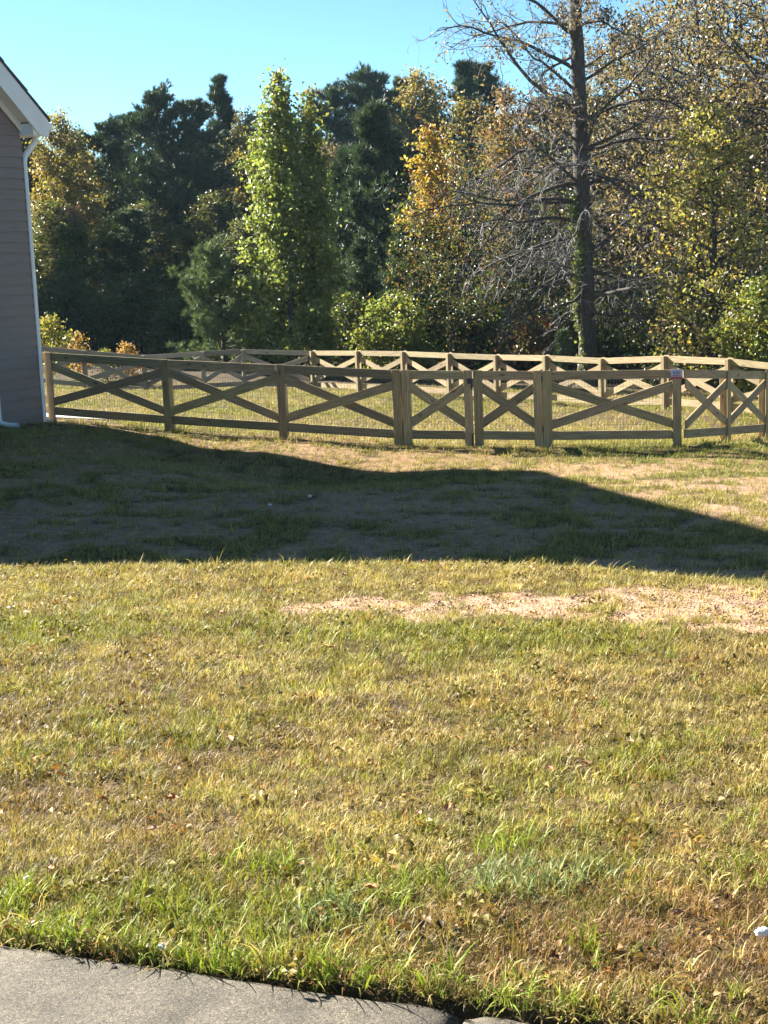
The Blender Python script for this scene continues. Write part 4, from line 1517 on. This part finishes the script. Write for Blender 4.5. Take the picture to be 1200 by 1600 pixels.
def turf_tint(x, y, rng):
    n = len(x)
    g = fbm(x, y, 1.1, 201, 3)
    b = fbm(x + 9, y, 0.9, 211, 3)
    s = fbm(x, y + 5, 0.35, 221, 2)
    # greener belts: along the pavement and just this side of the worn strip
    belt = np.exp(-((y - (8.15 - 0.08 * x)) / 0.50) ** 2) * 0.36 + np.exp(-((y - walk_edge(x) - 0.42) / 0.40) ** 2) * np.interp(x, [-1, 0.0, 0.5], [0.22, 0.12, -0.1])
    green = smooth(0.53, 0.78, g * 0.60 + s * 0.38 + belt + rng.normal(size=n) * 0.07)
    brown = 0.75 * smooth(0.50, 0.68, b + rng.normal(size=n) * 0.06) * (1 - green) * np.interp(y, [3, 5, 7, 9], [0.9, 0.8, 0.5, 0.3])
    brown = np.clip(brown + 0.75 * smooth(0.35, 0.6, b) * np.exp(-((x + 1.1) / 0.8) ** 2 - ((y - 4.75) / 0.55) ** 2) + 0.6 * smooth(0.35, 0.6, b) * np.exp(-((x - 0.7) / 0.7) ** 2 - ((y - 3.25) / 0.35) ** 2), 0, 1) * (1 - 0.6 * green)
    c = STRAW[None] * (1 - 0.55 * smooth(0.3, 0.7, s))[:, None] + OLIVE[None] * (0.55 * smooth(0.3, 0.7, s))[:, None]
    c = c * (1 - green[:, None]) + (LUSH * 0.5 + OLIVE * 0.5)[None] * green[:, None]
    c = c * (1 - brown[:, None]) + BROWN[None] * brown[:, None]
    fine = 0.55 + 0.9 * fbm(x, y, 0.10, 241, 2)
    rust = (rng.uniform(size=n) < 0.05)[:, None]
    c = np.where(rust, np.array([0.42, 0.20, 0.07])[None], c)
    return c * rng.uniform(0.55, 1.35, (n, 1)) * fine[:, None], green, brown


def build_grass():
    rng = np.random.default_rng(404)
    # --- the near lawn
    n = 98000
    yg = np.linspace(2.2, 11.9, 200)
    wgt = (0.26 * yg + 1.5) * np.interp(yg, [2.2, 4, 6, 12], [1.9, 1.7, 1.15, 0.75])
    y = np.interp(rng.uniform(size=n), np.cumsum(wgt) / wgt.sum(), yg)
    x = rng.uniform(-1, 1, n) * (0.26 * y + 1.5)
    ok = (y > walk_edge(x) - 0.005) & (y < crest_y(x) + 0.5)
    ok &= rng.uniform(size=n) > bare(x, y) * 0.93
    gap = smooth(0.53, 0.36, fbm(x, y, 0.11, 251, 2))
    ok &= rng.uniform(size=n) > 0.5 * gap
    x, y, gap = x[ok], y[ok], gap[ok]
    n = len(x)
    col, green, brown = turf_tint(x, y, rng)
    dead = (gap * 0.42)[:, None]
    col = col * (1 - dead) + np.array([0.17, 0.105, 0.05])[None] * rng.uniform(0.5, 1.5, (n, 1)) * dead
    pick = rng.integers(0, 7, n)
    fuller = rng.uniform(size=n) < green * 0.28
    pick = np.where(fuller, rng.integers(7, 11, n), pick)
    weed = rng.uniform(size=n) < 0.02
    pick = np.where(weed, rng.integers(15, 18, n), pick)
    scl = rng.uniform(0.65, 1.3, n) * (0.7 + 0.6 * fbm(x, y, 0.2, 261, 2)) * np.interp(y, [3, 6, 11], [0.95, 1.1, 1.3])
    scatter('lawn_grass', 'dry mown straw and olive coloured lawn grass between pavement and worn strip', x, y, pick, scl, col, 1)
    # --- long coarse blades: edge of the pavement, clumps, and the crest
    X, Y, PK, SC, CO = [], [], [], [], []
    def clump(cx, cy, r, m, tall, tint, kinds=(11, 15)):
        px, py = rng.normal(size=m) * r + cx, rng.normal(size=m) * r + cy
        k = py > walk_edge(px) + 0.01
        px, py = px[k], py[k]
        X.append(px); Y.append(py); PK.append(rng.integers(kinds[0], kinds[1], len(px)))
        SC.append(rng.uniform(0.55, 1.1, len(px)) * tall * 0.92)
        CO.append(tint[None] * rng.uniform(0.75, 1.25, (len(px), 1)))
    def pg(px, py):       # lawn point under a photo pixel
        d = FWD * 2400 + RIGHT * (px - 600) - UP * (py - 800)
        t = 1.5
        for _ in range(400):
            p = d / d[1] * t
            if p[2] + EYE < float(upper_z(p[0], t)): break
            t += 0.03
        return p[0], t
    FRESH = np.array([0.265, 0.31, 0.048])
    for (a, b, m, r, tall, tint) in ((20, 1405, 26, .06, 1.0, FRESH), (120, 1420, 14, .10, .75, LUSH), (170, 1440, 26, .10, .8, FRESH), (250, 1430, 22, .10, .8, LUSH), (330, 1420, 24, .10, .85, FRESH), (430, 1360, 26, .07, 1.0, FRESH), (415, 1450, 26, .09, .9, LUSH),
                                     (500, 1440, 22, .06, 1.1, BLUEG), (560, 1330, 16, .06, .8, LUSH), (620, 1400, 22, .08, .95, FRESH), (680, 1390, 18, .07, .9, LUSH), (810, 1330, 14, .05, 1.0, FRESH), (760, 1385, 60, .09, .8, BLUEG), (830, 1390, 44, .08, .8, BLUEG), (880, 1370, 26, .07, .9, BLUEG),
                                     (1180, 1385, 20, .07, .9, LUSH), (955, 1500, 14, .05, .9, LUSH), (1070, 1160, 24, .12, .8, LUSH), (1130, 1150, 20, .12, .7, FRESH), (800, 1050, 22, .10, .7, LUSH), (640, 980, 30, .16, .7, LUSH), (700, 975, 24, .16, .7, LUSH), (880, 1005, 30, .2, .65, FRESH), (960, 1010, 24, .2, .65, LUSH), (280, 960, 30, .2, .7, FRESH), (390, 975, 26, .16, .7, FRESH), (150, 960, 26, .2, .65, LUSH), (290, 1105, 18, .10, .6, DARKG * 1.4), (700, 945, 24, .10, .55, DARKG * 1.3), (570, 970, 22, .14, .7, LUSH), (1110, 1385, 12, .06, .9, STRAW), (1150, 1290, 16, .1, .7, LUSH), (740, 1250, 14, .08, .7, FRESH), (980, 1240, 18, .1, .7, LUSH)):
        cx, cy = pg(a, b)
        clump(cx, cy, r, m, tall, tint)
    # sparse tall stems anywhere
    m = 900
    yy = rng.uniform(2.3, 10.5, m); xx = rng.uniform(-1, 1, m) * (0.26 * yy + 1)
    k = (yy > walk_edge(xx) + 0.02) & (bare(xx, yy) < 0.4)
    xx, yy = xx[k], yy[k]
    X.append(xx); Y.append(yy); PK.append(rng.integers(11, 15, len(xx))); SC.append(rng.uniform(0.35, 0.75, len(xx)))
    CO.append(np.where(rng.uniform(size=(len(xx), 1)) < 0.5, FRESH[None], STRAW[None] * 1.1) * rng.uniform(0.8, 1.2, (len(xx), 1)))
    # fringe along the pavement
    m = 420
    xx = rng.uniform(-2.2, 2.2, m); yy = walk_edge(xx) + np.abs(rng.normal(size=m)) * 0.06 - 0.01
    X.append(xx); Y.append(yy); PK.append(rng.integers(7, 15, m)); SC.append(rng.uniform(0.4, 0.8, m))
    CO.append(np.where(rng.uniform(size=(m, 1)) < np.interp(xx, [-1, 0.2, .6], [0.85, 0.5, 0.15])[:, None], FRESH[None], BROWN[None] * 1.1) * rng.uniform(0.7, 1.2, (m, 1)))
    # taller blades leaning over the pavement, mostly on the left
    m = 190
    xx = np.concatenate([rng.uniform(-1.6, 0.15, 165), rng.uniform(0.1, 1.2, 25)]); yy = walk_edge(xx) + np.abs(rng.normal(size=m)) * 0.07 - 0.01
    X.append(xx); Y.append(yy); PK.append(rng.integers(11, 15, m)); SC.append(rng.uniform(0.55, 1.0, m))
    CO.append(np.where(rng.uniform(size=(m, 1)) < 0.8, FRESH[None], STRAW[None]) * rng.uniform(0.8, 1.2, (m, 1)))
    # seed-headed fringe on the crest
    m = 2600
    xx = rng.uniform(-4.2, 4.2, m); yy = crest_y(xx) + rng.normal(size=m) * 0.28
    X.append(xx); Y.append(yy); PK.append(rng.integers(7, 15, m)); SC.append(rng.uniform(0.5, 1.0, m) * np.where(rng.uniform(size=m) < 0.08, 1.4, 0.85))
    CO.append(np.where(rng.uniform(size=(m, 1)) < 0.35, OLIVE[None], STRAW[None]) * rng.uniform(0.7, 1.15, (m, 1)))
    scatter('tall_grass', 'longer fresh green grass clumps at the pavement edge and on the crest', np.concatenate(X), np.concatenate(Y), np.concatenate(PK), np.concatenate(SC), np.concatenate(CO), 2)
    # --- crumbs of soil, stones and dead straw on the worn ground
    n = 20000
    y = np.concatenate([rng.uniform(8, 11, n // 2), rng.uniform(12, 25.5, n // 2)]); x = rng.uniform(-1, 1, n) * (0.26 * y + 1.5)
    ok = rng.uniform(size=n) < bare(x, y) * 0.75
    x, y = x[ok], y[ok]; n = len(x)
    st = rng.uniform(size=n) < 0.35
    c = np.where(st[:, None], STRAW[None], np.array([0.40, 0.27, 0.185])[None]) * rng.uniform(0.7, 1.25, (n, 1))
    scatter('soil_crumbs', 'soil crumbs, small stones and dead straw on the worn bare ground', x, y, np.where(st, rng.integers(0, 7, n), rng.integers(18, 21, n)), rng.uniform(0.5, 1.5, n), c, 7)
    # --- thin turf on the lower ground up to the fence
    n = 64000
    y = rng.uniform(11.5, 25.5, n); x = rng.uniform(-1, 1, n) * (0.26 * y + 1.8)
    ok = (y > crest_y(x) + 0.4) & (rng.uniform(size=n) > bare(x, y) * 0.9)
    inside = ((x - C0[0]) * NV[0] + (y - C0[1]) * NV[1] < 0.05)
    ok &= ~inside
    x, y = x[ok], y[ok]; n = len(x)
    g = fbm(x, y, 1.6, 301, 3)[:, None]
    c = STRAW[None] * (1 - g) + OLIVE[None] * g
    lush = (smooth(1.5, 4.0, x) * smooth(19, 22, y))[:, None]
    c = c * (1 - 0.6 * lush) + LUSH[None] * 0.6 * lush
    scatter('yard_grass', 'thin patchy turf on the flat ground before the fence', x, y, np.where(rng.uniform(size=n) < 0.85, rng.integers(0, 7, n), rng.integers(7, 11, n)), rng.uniform(0.8, 2.2, n) ** 1.1, c * rng.uniform(0.5, 1.3, (n, 1)), 3)
    # --- back yard
    n = 30000
    y = rng.uniform(24.6, 50, n); x = rng.uniform(-1, 1, n) * (0.27 * y + 1.5)
    inside = ((x - C0[0]) * NV[0] + (y - C0[1]) * NV[1] < 0.05) & (y < 27.2)
    slab = (np.abs(x + 5.7) < 1.0) & (np.abs(y - 29.4) < 1.6)
    ok = ~inside & ~slab & (rng.uniform(size=n) > bare(x, y) * 0.8)
    x, y = x[ok], y[ok]; n = len(x)
    g = smooth(0.3, 0.7, fbm(x, y, 2.5, 311, 3))[:, None]
    c = (STRAW * 0.9)[None] * (1 - g) + (OLIVE * 0.6 + LUSH * 0.4)[None] * g
    scatter('back_yard_grass', 'yellow-green mown grass inside the fenced back yard', x, y, rng.integers(0, 11, n), rng.uniform(1.5, 2.8, n), c * rng.uniform(0.75, 1.2, (n, 1)), 4)
    return pg


PG = build_grass()

# ------------------------------------------------------------------ small loose things
def dead_leaf_mesh(seed):
    rng = np.random.default_rng(seed)
    # a lobed dry leaf: five-point outline with a raised, curled rim
    n = 15
    a = np.linspace(0, 2 * np.pi, n, endpoint=False)
    r = 0.42 + 0.10 * np.cos(2 * a) + rng.normal(size=n) * 0.07
    rim = np.column_stack([np.cos(a) * r, np.sin(a) * r * 0.85, 0.18 * np.abs(np.sin(a)) + rng.uniform(0, 0.1, n)])
    V = np.vstack([[0, 0, 0.02], rim, rim + [0, 0, 0.02], [[0, 0, 0.045]]])
    F = [(0, 1 + (i + 1) % n, 1 + i) for i in range(n)] + [(2 * n + 1, 1 + n + i, 1 + n + (i + 1) % n) for i in range(n)]
    return np.array(V), np.array(F)


def build_loose():
    mats = [mat_noise('dry_leaf_orange', (0.36, 0.13, 0.03), (0.45, 0.19, 0.05), scale=30, rough=0.6, bump=0.2),
            mat_noise('dry_leaf_brown', (0.20, 0.09, 0.045), (0.30, 0.15, 0.08), scale=30, rough=0.6, bump=0.2),
            mat_noise('dry_leaf_red', (0.36, 0.06, 0.03), (0.42, 0.10, 0.05), scale=30, rough=0.6, bump=0.2)]
    spots = [(660, 886, 2, .08), (640, 890, 0, .07), (690, 893, 2, .06), (375, 1046, 2, .06), (520, 1020, 0, .06), (715, 1172, 0, .05), (360, 1170, 0, .07), (270, 1262, 0, .08), (1060, 1458, 1, .07), (700, 1285, 0, .07), (915, 1210, 1, .06), (345, 968, 2, .07), (700, 925, 2, .06), (80, 1375, 0, .06), (160, 1258, 0, .06), (655, 1295, 1, .06), (440, 1105, 1, .05), (930, 1100, 0, .05), (860, 1220, 2, .05), (580, 1415, 0, .06), (985, 1175, 1, .05), (240, 1310, 1, .06)]
    meshes = []
    for k in range(3):
        V, F = dead_leaf_mesh(k)
        me = np_mesh('fallen_leaf', V, F)
        me.materials.append(mats[k])
        meshes.append(me)
    nm = ['curled orange fallen leaf lying in the dry grass', 'curled brown fallen leaf lying in the dry grass', 'curled red fallen leaf lying in the dry grass']
    for (a, b, k, s) in spots:
        x, y = PG(a, b)
        o = bpy.data.objects.new('fallen_leaf', meshes[k])
        COL.objects.link(o)
        o.location = (x, y, gz(x, y) + 0.035)
        o.scale = (s * .55, s * .55, s * .7)
        o.rotation_euler = (R.uniform(-.3, .3), R.uniform(-.3, .3), R.uniform(0, 6.28))
        tag(o, nm[k], 'leaf', ['orange fallen leaves', 'brown fallen leaves', 'red fallen leaves'][k])
    # crumpled white scraps
    def scrap(label, x, y, s, seed, lift=0.02):
        rng = np.random.default_rng(seed)
        nu, nv = 16, 10
        u, v = np.meshgrid(np.linspace(0, 2 * np.pi, nu, endpoint=False), np.linspace(0.15, np.pi - 0.15, nv))
        rr_ = 0.5 * rng.uniform(0.6, 1.12, (nv, nu))
        V = np.stack([np.cos(u) * np.sin(v) * rr_, np.sin(u) * np.sin(v) * rr_ * 0.8, np.cos(v) * rr_ * 0.6 + 0.25], -1).reshape(-1, 3)
        i = np.arange(nv - 1)[:, None] * nu; j = np.arange(nu)[None]
        F = np.stack([i + j, i + nu + j, i + nu + (j + 1) % nu, i + (j + 1) % nu], -1).reshape(-1, 4)
        me = np_mesh('paper_scrap', V, F)
        o = link_mesh('paper_scrap', me, PAPER)
        o.location = (x, y, gz(x, y) + lift); o.scale = (s, s, s)
        tag(o, label, 'litter')
    x, y = PG(1192, 1482); scrap('crumpled white paper scrap at the right lawn edge by the pavement', x, y, 0.04, 1)
    x, y = PG(45, 1384); scrap('small torn white scrap in the grass left, near the pavement', x, y, 0.03, 2)
    x, y = PG(253, 1490); scrap('white leaf-sized scrap lying at the grass edge of the pavement', x, y, 0.022, 3)
    def low(px, py):
        d = FWD * 2400 + RIGHT * (px - 600) - UP * (py - 800)
        t = 14.0
        while t < 24:
            p = d / d[1] * t
            if p[2] + EYE < gz(p[0], t): break
            t += 0.05
        return p[0], t
    x, y = low(484, 780); scrap('bright white scrap alone on the shaded ground', x, y, 0.06, 4)
    x, y = low(422, 793); scrap('low whitish scrap on shaded ground, nearer the house than the bright one', x, y, 0.05, 5)


build_loose()


# ------------------------------------------------------------------ the air
def build_haze():
    m, nt, out = new_mat('pale_air')
    v = nt.nodes.new('ShaderNodeVolumePrincipled')
    v.inputs['Color'].default_value = (0.55, 0.78, 1.0, 1)
    v.inputs['Density'].default_value = 0.00012
    v.inputs['Anisotropy'].default_value = 0.3
    nt.links.new(v.outputs[0], out.inputs['Volume'])
    b = MB()
    b.box((-330, -90, -7), (330, 450, 24.5))
    o = b.build('haze', m)
    tag(o, 'thin pale blue air lying over the yard and the wood', 'haze', kind='stuff')


build_haze()
